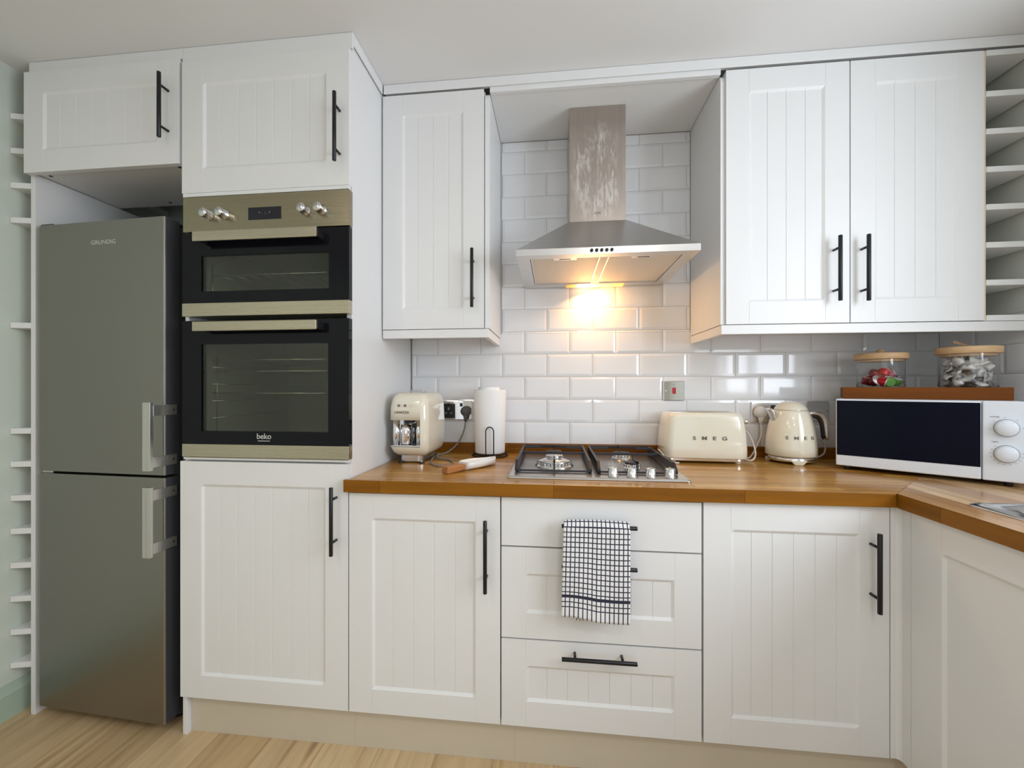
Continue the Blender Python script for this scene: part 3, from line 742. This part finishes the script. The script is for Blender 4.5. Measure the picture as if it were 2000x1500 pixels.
# ================================================================== SOCKETS
def plate(name, label, cat, x0, x1, z0, z1, m='chrome'):
    t = thing(name, label, cat, ((x0+x1)/2, 0, (z0+z1)/2))
    mb = MB(); mb.box(x0, x1, -.008, -.0005, z0, z1); mb.build('face_plate', m, t, bev=.002, seg=3)
    return t
def outlet(t, x, z, ins='black'):
    MB().box(x-.030, x+.030, -.0092, -.008, z-.036, z+.030).build('insert', ins, t)
    ho = MB(); ho.box(x-.004, x+.004, -.0098, -.0092, z+.002, z+.014); ho.box(x-.016, x-.008, -.0098, -.0092, z-.016, z-.010); ho.box(x+.008, x+.016, -.0098, -.0092, z-.016, z-.010)
    ho.build('shutter', 'mark', t)
    MB().box(x-.006, x+.006, -.0115, -.0092, z+.018, z+.032).build('rocker', 'black', t, bev=.001)
t = plate('power_socket', 'chrome double wall socket behind the coffee machine', 'socket', -.518, -.372, 1.040, 1.127)
outlet(t, -.480, 1.083); MB().box(-.427, -.415, -.011, -.008, 1.100, 1.116).build('rocker', 'black', t, bev=.001)
t = plate('cooker_switch', 'chrome cooker isolator switch plate with a red rocker', 'switch', .475, .564, 1.131, 1.216)
MB().box(.513, .527, -.0125, -.008, 1.160, 1.187).build('rocker', 'red', t, bev=.0015)
for x in (.486, .553): MB().cyl((x, -.008, 1.1735), .0035, .0012, 'Y', 12).build('screw', 'chrome_soft', t)
MB().cyl((.520, -.008, 1.200), .0025, .001, 'Y', 10).build('neon', 'mark', t)
t = plate('power_socket', 'brushed double wall socket between the toaster and the kettle', 'socket', .838, .984, 1.040, 1.126, 'chrome_soft')
outlet(t, .946, 1.083); MB().box(.846, .915, -.0085, -.008, 1.044, 1.122).build('insert', 'chrome_soft', t)
t = plate('fused_spur', 'grey satin fused spur plate on the tiles right of the kettle', 'switch', 1.057, 1.146, 1.046, 1.130, 'chrome_soft')
for x in (1.066, 1.137): MB().cyl((x, -.008, 1.088), .003, .001, 'Y', 10).build('screw', 'mark', t)
def plug(label, x, z, m, r=.023, cable=None, cm='greycable', clabel=''):
    t = thing('plug', label, 'plug', (x, -.01, z))
    mb = MB(); mb.lathe([(r, .0015), (r*1.05, .010), (r, .024), (r*.8, .030), (.001, .031)], (x, -.0085, z), 26, 'Y')
    mb.build('plug_top', m, t)
    mb = MB(); mb.tube([(x, -.026, z-r*.6), (x, -.026, z-r*1.5), (x, -.026, z-r*2.1)], [.013, .008, .0045], 12); mb.build('strain_relief', m, t)
    if cable:
        c = MB(); c.tube([(x, -.026, z-r*2.1)]+cable, .0034, 8, sub=8); c.build('cord', cm, t)
    return t
plug('dark grey round plug in the socket beside the coffee machine', -.397, 1.080, 'greyplug', .0225,
     [(-.405, -.030, .990), (-.43, -.045, .935), (-.47, -.075, .900), (-.50, -.16, .897), (-.47, -.32, .8965), (-.41, -.38, .8965), (-.385, -.32, .8965), (-.42, -.24, .8965), (-.475, -.21, .898), (-.487, -.15, .905)])
plug('pale grey plug in the socket beside the kettle', .868, 1.083, 'whiteplug', .024,
     [(.865, -.032, .985), (.845, -.035, .94), (.82, -.05, .905), (.79, -.07, .897), (.765, -.06, .93), (.775, -.045, .985), (.800, -.06, 1.00), (.812, -.10, .93), (.785, -.13, .897), (.748, -.10, .902)], 'creamcable')

# ================================================================== COFFEE MACHINE
t = thing('coffee_machine', 'cream capsule coffee machine with a chrome cup bay', 'coffee machine', (-.554, -.214, ZW), -.03)
w_, d_ = .158, .262
rings = []
for z, kw, kd, yo in [(.030, .70, .80, .012), (.032, .76, .84, .010), (.045, .90, .92, .004), (.065, .97, .98, 0), (.10, 1.0, 1.0, 0), (.16, 1.0, 1.0, 0), (.215, .98, .98, .0), (.245, .93, .95, .002), (.262, .85, .90, .004), (.272, .72, .82, .006), (.276, .60, .74, .008)]:
    rings.append([(x, y+yo, z) for x, y in rrect(w_*kw, d_*kd, .032*min(kw, 1), 7)])
bd = MB(); bd.loft(rings); bd = bd.build('shell', 'cream', t, world=False)
bd.parent = None
cut = MB().box(-.095, .051, -.20, -.035, .066, .170).build('cut', 'chrome')
boolean(bd, [cut]); bd.parent = t; bd.data.materials.clear(); bd.data.materials.append(M['cream'])
mb = MB(); mb.box(-.075, .0505, -.045, -.0355, .0665, .1695); mb.build('bay_liner', 'chrome', t, world=False)
mb = MB(); mb.box(-.070, .050, -.120, -.046, .0665, .072); mb.build('drip_tray', 'chrome_soft', t, world=False, bev=.002)
mb = MB(); mb.lathe([(.020, .158), (.022, .164), (.022, .1695)], (-.005, -.085, 0), 20); mb.build('spout', 'black', t, world=False)
mb = MB(); mb.cyl((-.056, -.098, .072), .0135, .0975, n=20); mb.build('column', 'chrome', t, world=False)
mb = MB(); mb.lathe([(.020, 0), (.023, .004), (.023, .055), (.021, .078)], (-.020, -.085, .0725), 24); mb.build('drip_cup', 'chrome', t, world=False)
mb = MB(); mb.cyl((.034, -.092, .072), .012, .0975, n=20); mb.build('column', 'chrome', t, world=False)
mb = MB(); mb.prism(rrect(.094, .185, .02, 5, 0, .006), .004, .0305); mb.build('base', 'chrome_soft', t, world=False, bev=.002)
for x in (-.042, .042):
    for y in (-.085, .09): MB().cyl((x, y, 0), .012, .006, n=16).build('foot', 'black', t, world=False)
mb = MB(); mb.tube([(-.03, .0, .274), (-.025, -.02, .281), (.025, -.02, .281), (.03, 0, .274)], .003, 8, sub=4); mb.build('lid_lever', 'chrome_soft', t, world=False)
for x, s in ((-.033, 'd'), (-.008, 'S'), (.018, 'o')):
    mb = MB(); mb.box(x-.0042, x+.0042, -d_/2-.0004, -d_/2+.0006, .222, .231); mb.build('button', 'logodark' if s != 'o' else 'creamlid', t, world=False)
text('logo', 'LAVAZZA', .0135, (-.0215, -d_/2-.0003, .200), FACE, 'logodark', t, world=False, ext=.0006)

# ================================================================== PAPER ROLL
t = thing('paper_towel_holder', 'black wire kitchen roll holder with a front loop', 'holder', (-.274, -.098, ZW))
mb = MB(); c = [(.076*math.cos(a*PI/16), .076*math.sin(a*PI/16), .003) for a in range(33)]; mb.tube(c, .0028, 8, False)
c = [(.070*math.cos(a*PI/16), .070*math.sin(a*PI/16), .012) for a in range(33)]; mb.tube(c, .0022, 8, False)
for a in (0, PI/2, PI, 1.5*PI): mb.tube([(.076*math.cos(a), .076*math.sin(a), .003), (.070*math.cos(a), .070*math.sin(a), .012)], .002, 6)
mb.tube([(-.070, 0, .012), (.070, 0, .012)], .0022, 6); mb.build('base_ring', 'handle', t, world=False)
mb = MB(); mb.tube([(0, 0, .012), (0, 0, .294)], .0035, 8); mb.build('centre_rod', 'handle', t, world=False)
mb = MB(); mb.tube([(-.0165, -.071, .010), (-.0165, -.075, .020), (-.0165, -.078, .105), (-.0155, -.078, .118), (-.009, -.078, .128), (0, -.078, .131), (.009, -.078, .128), (.0155, -.078, .118), (.0165, -.078, .105), (.0165, -.075, .020), (.0165, -.071, .010)], .0024, 8, sub=4)
o = mb.build('tension_loop', 'handle', t, world=False); o.location.x = .010
t = thing('paper_roll', 'white kitchen paper roll standing on the wire holder by the back tiles', 'paper towel', (-.274, -.098, ZW+.0155))
mb = MB(); mb.lathe([(.0205, 0), (.0625, .0), (.064, .002), (.0665, .15), (.0700, .268), (.0695, .270), (.022, .270)], (0, 0, 0), 48); mb.build('roll', 'paper', t, world=False)
mb = MB(); mb.lathe([(.0210, .001), (.0210, .283), (.0196, .283), (.0196, .001)], (-.002, 0, 0), 24, cap=False); mb.build('core_tube', 'paper', t, world=False)
mb = MB(); mb.lathe([(.045, .266), (.047, .282), (.024, .282)], (-.004, .0, 0), 36, cap=False); mb.build('loose_wrap', 'paper', t, world=False)

# ================================================================== SPOON REST / SCOOP
t = thing('spoon_rest', 'white ceramic scoop with a wooden handle lying beside the hob', 'spoon rest', (-.371, -.498, ZW), math.atan2(.205, .150))
mb = MB(); rg = []
for x, hw, z0, z1 in ((0, .0155, .002, .026), (.004, .018, .0005, .027), (.045, .0165, .002, .026), (.085, .014, .004, .024), (.094, .012, .005, .022)):
    rg.append([(x, y*hw, z) for y, z in ((-1, z0+.004), (-.8, z0), (.8, z0), (1, z0+.004), (1, z1-.004), (.8, z1), (-.8, z1), (-1, z1-.004))])
mb.loft(rg, True, False); mb.build('handle', 'spoonwood', t, world=False, bev=.002)
mb = MB(); rg = []
for x, hw, zt_ in ((.086, .024, .030), (.105, .030, .031), (.135, .034, .031), (.165, .033, .030), (.195, .027, .029), (.220, .018, .029), (.240, .008, .030), (.249, .002, .031)):
    n = 12; rg.append([(x+.0, -hw*math.cos(PI*k/n), zt_-(zt_-.0025)*math.sin(PI*k/n)**.6) for k in range(n+1)])
mb.loft(rg, False, True, closed=False)
q = rg[0]; mb.f([mb.bm.verts.new(p) for p in q])
mb.build('bowl', 'ceramic', t, world=False, solid=.003)

# ================================================================== TOASTER
def shell_loft(w, d, prof, rc, n=7):
    return [[(x, y, z) for x, y in rrect(w*kw, d-(w-w*kw)*.5, rc, n)] for z, kw in prof]
t = thing('toaster', 'cream retro two slice toaster with chrome lettering on the worktop', 'toaster', (.592, -.118, ZW), -.05)
bd = MB(); bd.loft(shell_loft(.308, .186, [(.022, .985), (.024, 1.0), (.060, 1.0), (.12, .975), (.165, .94), (.182, .915), (.192, .87), (.197, .80)], .034)); bd = bd.build('shell', 'cream', t, world=False)
bd.parent = None
cuts = [MB().box(-.115, .115, y-.014, y+.014, .10, .25).build('cut', 'black') for y in (-.030, .030)]
boolean(bd, cuts); bd.parent = t; bd.data.materials.clear(); bd.data.materials.append(M['cream'])
mb = MB(); mb.prism(rrect(.290, .165, .03, 6), .009, .0225); mb.build('base', 'chrome', t, world=False, bev=.003)
for x in (-.120, .120):
    for y in (-.062, .062): mb = MB(); mb.lathe([(.009, 0), (.015, .010)], (x, y, 0), 16); mb.build('foot', 'creamlid', t, world=False)
for y in (-.030, .030):
    mb = MB(); mb.box(-.122, .122, y-.0165, y-.0145, .190, .1985); mb.box(-.122, .122, y+.0145, y+.0165, .190, .1985); mb.build('slot_trim', 'chrome', t, world=False)
mb = MB(); mb.box(.142, .157, -.012, .012, .03, .165); mb.build('lever_plate', 'chrome_soft', t, world=False, bev=.003)
mb = MB(); mb.tube([(.150, 0, .158), (.168, 0, .160)], .004, 8); mb.lathe([(.001, 0), (.010, .002), (.012, .008), (.010, .014), (.001, .016)], (.164, 0, .160), 18, 'X'); mb.build('lever', 'chrome', t, world=False)
mb = MB(); mb.lathe([(.014, 0), (.014, .010), (.011, .013), (.001, .013)], (.156, 0, .062), 20, 'X'); mb.build('dial', 'chrome', t, world=False)
for k, ch in enumerate('SMEG'): text('letter', ch, .0195, (-.046+.0365*k, -.0938, .100), FACE, 'logodark', t, world=False, sx=1.35, ext=.0012)
mb = MB(); mb.tube([(-.150, .05, .025), (-.163, .0, .040), (-.158, -.060, .032), (-.150, -.088, .012), (-.128, -.100, .0045), (-.105, -.104, .0045)], .0034, 8, sub=6); mb.build('cord', 'whiteplug', t, world=False)

# ================================================================== KETTLE
t = thing('kettle', 'cream retro electric kettle with chrome spout and curved handle', 'kettle', (.937, -.118, ZW), .0)
R_ = .089
mb = MB(); mb.lathe([(R_*.97, .030), (R_, .032), (R_*.995, .06), (R_*.955, .10), (R_*.885, .14), (R_*.79, .175), (R_*.70, .198), (R_*.655, .206)], (0, 0, 0), 48); mb.build('body', 'cream', t, world=False)
mb = MB(); mb.lathe([(R_*.655, .2075), (R_*.64, .212), (R_*.55, .2235), (R_*.42, .233), (R_*.25, .2395), (.001, .242)], (0, 0, 0), 48); mb.build('lid', 'cream', t, world=False)
mb = MB(); mb.lathe([(R_*.635, .204), (R_*.635, .2095)], (0, 0, 0), 40); mb.build('lid_seam', 'chrome_soft', t, world=False)
mb = MB(); mb.lathe([(R_*.90, .010), (R_*.93, .013), (R_*.90, .029)], (0, 0, 0), 48); mb.build('base_ring', 'chrome', t, world=False)
for a in (-PI/2-.15, -PI/2+2.1, -PI/2-2.1, .1): 
    mb = MB(); mb.loft([[(R_*.88*math.cos(a)+s*.014*math.sin(a)*-1+c_*.5*math.cos(a), R_*.88*math.sin(a)+s*.014*math.cos(a)+c_*.5*math.sin(a), 0) for s, c_ in ((-1,-.02),(1,-.02),(1,.012),(-1,.012))],
                         [(R_*.90*math.cos(a)+s*.028*math.sin(a)*-1+c_*.5*math.cos(a), R_*.90*math.sin(a)+s*.028*math.cos(a)+c_*.5*math.sin(a), .017) for s, c_ in ((-1,-.02),(1,-.02),(1,.012),(-1,.012))]], True, False)
    mb.build('foot', 'creamlid', t, world=False, bev=.003)
sp_a = PI*1.03
mb = MB(); ca, sa = math.cos(sp_a), math.sin(sp_a); rg = []
for dd, z, hw, dep in ((.072, .135, .004, .002), (.076, .150, .012, .010), (.080, .170, .017, .018), (.086, .190, .019, .024), (.092, .206, .020, .028), (.096, .214, .017, .028)):
    ring_ = []
    for k in range(9):
        a = PI*k/8; u = hw*math.cos(a); f_ = dd+dep*math.sin(a)*.35-.012
        ring_.append((ca*f_-sa*u, sa*f_+ca*u, z))
    rg.append(ring_)
mb.loft(rg, False, True, closed=False); mb.build('spout', 'chrome', t, world=False, solid=.002)
mb = MB(); mb.tube([(.052, 0, .190), (.085, -.004, .196), (.108, -.006, .190), (.122, -.008, .170), (.128, -.008, .130), (.130, -.008, .085)], [.009, .010, .0105, .011, .0115, .010], 12, sub=0)
mb.build('handle', 'chrome_soft', t, world=False, sub=1)
mb = MB(); mb.tube([(.080, .0, .184), (.100, -.002, .178), (.110, -.004, .162), (.115, -.005, .135), (.117, -.005, .087)], .0075, 10); mb.build('handle_grip', 'black', t, world=False, sub=1)
for k, ch in enumerate('SMEG'):
    a = -PI/2-.62+.36*k; rad = R_*.952
    text('letter', ch, .0175, ((rad+.0006)*math.cos(a), (rad+.0006)*math.sin(a), .103), facerot(a+PI/2), 'logodark', t, world=False, sx=1.3, ext=.0012)
mb = MB(); mb.tube([(.075, .04, .010), (.115, .045, .010), (.150, .045, .030), (.160, .06, .070), (.140, .075, .090)], .0032, 8, sub=6); mb.build('cord', 'creamcable', t, world=False)

# ================================================================== MICROWAVE + BOARD + JARS
MA = math.atan2(-.271, .345); ML = (1.019, -.255)
t = thing('microwave', 'white microwave angled across the corner with two dials', 'microwave', (ML[0], ML[1], ZW), MA)
mw, md, mz0, mz1 = .44, .290, .015, .255
mb = MB(); mb.box(.002, mw-.002, .014, md, mz0, mz1); mb.build('casing', 'mw', t, world=False, bev=.004)
mb = MB(); mb.box(0, .353, 0, .0135, mz0, mz1); o = mb.build('door', 'mw', t, world=False, bev=.004, seg=3)
mb = MB(); mb.box(.003, .3515, -.0012, .0002, mz0+.038, mz1-.006); mb.build('door_glass', 'mwglass', o, world=False, bev=.0006)
mb = MB(); mb.box(.3555, mw, 0, .0135, mz0, mz1); cp_ = mb.build('control_panel', 'mw', t, world=False, bev=.003)
for z in (.1755, .098):
    mb = MB(); mb.lathe([(.0245, 0), (.0250, .002), (.0245, .003), (.0235, .015), (.021, .018), (.001, .019)], (.403, 0, z), 36, 'Y'); k = mb.build('dial', 'mw', t, world=False)
    mb = MB(); mb.lathe([(.0262, 0), (.0262, .0008), (.0250, .0008)], (.403, 0, z), 40, 'Y', cap=False); mb.build('dial_ring', 'mark', k, world=False)
    mk = MB()
    for i in range(12 if z < .15 else 5):
        a = (PI*.75+i*PI*1.3/11) if z < .15 else (PI*(1.05-i*.26))
        mk.box(.403+.0315*math.cos(a)-.0012, .403+.0315*math.cos(a)+.0012, -.0004, .0001, z+.0315*math.sin(a)-.0008, z+.0315*math.sin(a)+.0008)
    mk.build('dial_marks', 'mark', cp_, world=False)
text('print', 'POWER', .0055, (.380, -.0004, .2075), FACE, 'mark', cp_, world=False, ext=.0001)
text('print', 'TIMER', .0055, (.380, -.0004, .1325), FACE, 'mark', cp_, world=False, ext=.0001)
for x in (.03, mw-.03):
    for y in (.03, md-.03): MB().cyl((x, y, 0), .010, .0155, n=12).build('foot', 'black', t, world=False)

BA = -math.radians(30); BZ = ZW+mz1
bt = MB().box(0, .419, 0, .190, 0, .0415).build('wooden_board', 'board', bev=.0015); bt.location = (1.063, -.222, BZ+.0003); bt.rotation_euler = (0, 0, BA)
tag(bt, 'thick dark wooden board lying on top of the microwave', 'board')
JZ = BZ+.0420
def jar(x, y, r, h, rl, hl, label, knob):
    t = thing('storage_jar', label, 'jar', (x, y, JZ))
    mb = MB(); mb.lathe([(.001, .0003), (r*.96, .0004), (r, .003), (r, h)], (0, 0, 0), 48, cap=False); mb.build('glass', 'jarglass', t, world=False)
    mb = MB(); mb.lathe([(rl*.97, h), (rl, h+.002), (rl, h+hl-.003), (rl*.97, h+hl), (.001, h+hl)], (0, 0, 0), 48); l = mb.build('lid', 'lidwood', t, world=False)
    mb = MB(); mb.lathe([(r-.004, h-.008), (r-.004, h)], (0, 0, 0), 36); mb.build('stopper', 'lidwood', l, world=False)
    if knob:
        mb = MB(); mb.lathe([(.007, h+hl), (.007, h+hl+.004), (.0125, h+hl+.008), (.0125, h+hl+.012), (.008, h+hl+.016), (.001, h+hl+.017)], (0, 0, 0), 24); mb.build('lid_knob', 'lidwood', l, world=False)
    else:
        mb = MB(); z = h+hl; mb.tube([(-.004, -.01, z+.002), (-.03, -.02, z+.010), (-.062, -.025, z+.019), (-.066, -.03, z+.013), (-.045, -.03, z+.008), (0, -.012, z+.003)], .0016, 6, sub=6); mb.build('cord_loop', 'string', l, world=False)
    return t
J1, J2 = (1.222, -.178), (1.401, -.311)
jar(J1[0], J1[1], .070, .103, .080, .023, 'glass jar of red and green coffee pods with a knobbed wooden lid', True)
jar(J2[0], J2[1], .073, .112, .081, .023, 'larger glass jar of wrapped sachets with a flat wooden lid and cord loop', False)
# coffee pods
pods = [('pod_maroon', -.042, -.030, .016, 1.2, .2, 'maroon'), ('pod_maroon', -.046, .006, .016, .3, 1.2, 'maroon'), ('pod_red', -.026, -.046, .016, 1.9, .8, 'small red'), ('pod_green', -.002, -.048, .013, 1.35, 2.9, 'dark green'),
        ('pod_green', .028, -.040, .016, .45, .5, 'bright green'), ('pod_purple', .050, -.012, .016, 1.5, .4, 'purple black'), ('pod_red', -.004, -.022, .046, .9, 2.2, 'big red'), ('pod_red', .006, .030, .016, 2.8, .6, 'red'), ('pod_pink', .034, -.006, .046, 1.0, .9, 'pink'),
        ('pod_maroon', -.026, -.004, .047, 2.0, 1.5, 'maroon'), ('pod_red', -.010, .046, .018, .5, 2.5, 'red'), ('pod_green', .030, .042, .018, 1.8, .1, 'green')]
where = ['low at the left', 'at the far left behind', 'at the front left', 'at the front centre', 'at the front right', 'at the lower right', 'on top in the middle', 'under the pile', 'on top at the right', 'on top at the left', 'at the back', 'at the back right']
for (mm, x, y, z, rx, rz, nm), wh in zip(pods, where):
    t = thing('coffee_pod', nm+' coffee pod '+wh+' of the smaller jar', 'coffee pod', (J1[0]+x*.92, J1[1]+y*.92, JZ+.006+z*.95), rz, 'coffee pods in the jar')
    t.rotation_euler = (rx, 0, rz)
    mb = MB(); mb.lathe([(.0135, -.012), (.0155, -.010), (.0185, .012)], (0, 0, 0), 24, cap=False); mb.f([v for v in list(mb.bm.verts)[:24]][::-1]); mb.build('cup', mm, t, world=False)
    mb = MB(); mb.lathe([(.0195, .0118), (.0195, .0132), (.001, .0138)], (0, 0, 0), 24); mb.build('foil_lid', 'foil', t, world=False)
# sachets
def sachet_mesh(seed):
    rn = random.Random(seed); mb = MB(); n = 8; w, h = .044, .044; G = []
    ph = rn.random()*6
    for side in (1, -1):
        g = []
        for i in range(n+1):
            row = []
            for j in range(n+1):
                u, v = i/n*2-1, j/n*2-1; e = max(abs(u), abs(v)); pil = .0065*max(0, 1-e**3)*side
                z = .006*math.sin(u*2.2+ph)+.004*math.sin(v*3+ph*2)
                rr_ = 1-.12*(abs(u*v))
                row.append(mb.bm.verts.new((u*w/2*rr_+.0008*math.sin(v*14), v*h/2*rr_, z+pil)))
            g.append(row)
        G.append(g)
    for g in G:
        for i in range(n):
            for j in range(n): mb.f([g[i][j], g[i+1][j], g[i+1][j+1], g[i][j+1]], True)
    bmesh.ops.remove_doubles(mb.bm, verts=mb.bm.verts[:], dist=1e-5)
    return mb
rs = random.Random(11); proto = []
spots = []
for lay in range(5):
    for k in range(5):
        a = 2*PI*(k+.5*(lay % 2))/5-.4; rad = .042
        spots.append((rad*math.cos(a), rad*math.sin(a), .019+.0178*lay, a))
    if lay % 2: spots.append((0, 0, .019+.0185*lay, 1.0))
hts = ['bottom layer', 'second layer', 'middle layer', 'fourth layer', 'top layer']
for k, (x, y, z, a) in enumerate(spots):
    lay = min(4, int(round((z-.019)/.0185)))
    ang = 'centre' if abs(x)+abs(y) < .01 else ['right side', 'rear right', 'rear', 'left rear', 'left side', 'front left', 'front', 'front right'][int(((a % (2*PI))+PI/8)//(PI/4)) % 8]
    if k < 4:
        o = sachet_mesh(k).build('sachet', 'sachet'); proto.append(o)
    else: o = proto[k % 4].copy(); C.objects.link(o)
    o.location = (J2[0]+x, J2[1]+y, JZ+z)
    o.rotation_euler = (PI/2*.8+rs.uniform(-.35, .35), rs.uniform(-.5, .5), a+PI/2+rs.uniform(-.3, .3)) if abs(x)+abs(y) > .01 else (rs.uniform(-.4, .4), rs.uniform(-.4, .4), 1)
    tag(o, 'wrapped sachet in the %s, %s of the larger jar' % (hts[lay], ang), 'sachet', 'sachets in the jar')

# ================================================================== TEA TOWEL
def towel(x0, x1):
    mb = MB(); bm = mb.bm; uvl = bm.loops.layers.uv.new('UVMap')
    zt_, yb_ = .774, -.638; R0 = .0115
    path = []                                    # (y, z, length from the front hem)
    zf = .512; n = 34; ln = 0
    for k in range(n+1): path.append([-.6555+.004*(k/n), zf+(zt_-zf)*k/n])
    for k in range(1, 8):
        a = PI*k/8; path.append([yb_-(R0+.002)*math.cos(a)-.0, zt_+R0*math.sin(a)*1.6])
    for k in range(1, 24):
        tt = k/23; z = zt_-(zt_-.508)*tt
        y = -.6245-.0245*min(1, max(0, (zt_-.035-z)/.055)); path.append([y, z])
    acc = [0]
    for a, b in zip(path, path[1:]): acc.append(acc[-1]+math.hypot(a[0]-b[0], a[1]-b[1]))
    nx = 40; V = []
    for i, (y, z) in enumerate(path):
        row = []
        front_ = i <= n
        fr_ = i/n if front_ else 1
        for j in range(nx+1):
            u = j/nx; spread = (.5-.5*fr_) if front_ else 0
            xx = x0+(x1-x0)*u
            taper = 1+.02*(1-fr_) if front_ else .98
            xx = .125+(xx-.125)*taper-.004*(1-fr_)
            amp = .0022*(1-fr_)+.0004 if front_ else .0
            yy = y-amp*1.0*(1+math.sin(u*9+z*9))-(.0030*math.exp(-((u-.52)/.07)**2)*(1 if front_ else 0)*(1-.6*fr_))
            zz = z+(-.012*u+.004*math.sin(u*7))*(1-fr_ if front_ else 0)+(.003*math.sin(u*PI) if n < i < n+8 else 0)
            if not front_ and i > n+12: xx = .125+(xx-.125)*.80+.010; zz += -.006*((i-n-12)/18)
            row.append(bm.verts.new((xx, yy, zz)))
        V.append(row)
    for i in range(len(path)-1):
        for j in range(nx):
            f_ = mb.f([V[i][j], V[i][j+1], V[i+1][j+1], V[i+1][j]], True)
            for lp, (a, b) in zip(f_.loops, ((i, j), (i, j+1), (i+1, j+1), (i+1, j))): lp[uvl].uv = ((x1-x0)*b/nx, acc[a])
    return mb
tw = towel(.0285, .2215).build('tea_towel', 'towel', solid=.0016)
tag(tw, 'white tea towel with navy check hanging from the top drawer handle', 'towel')
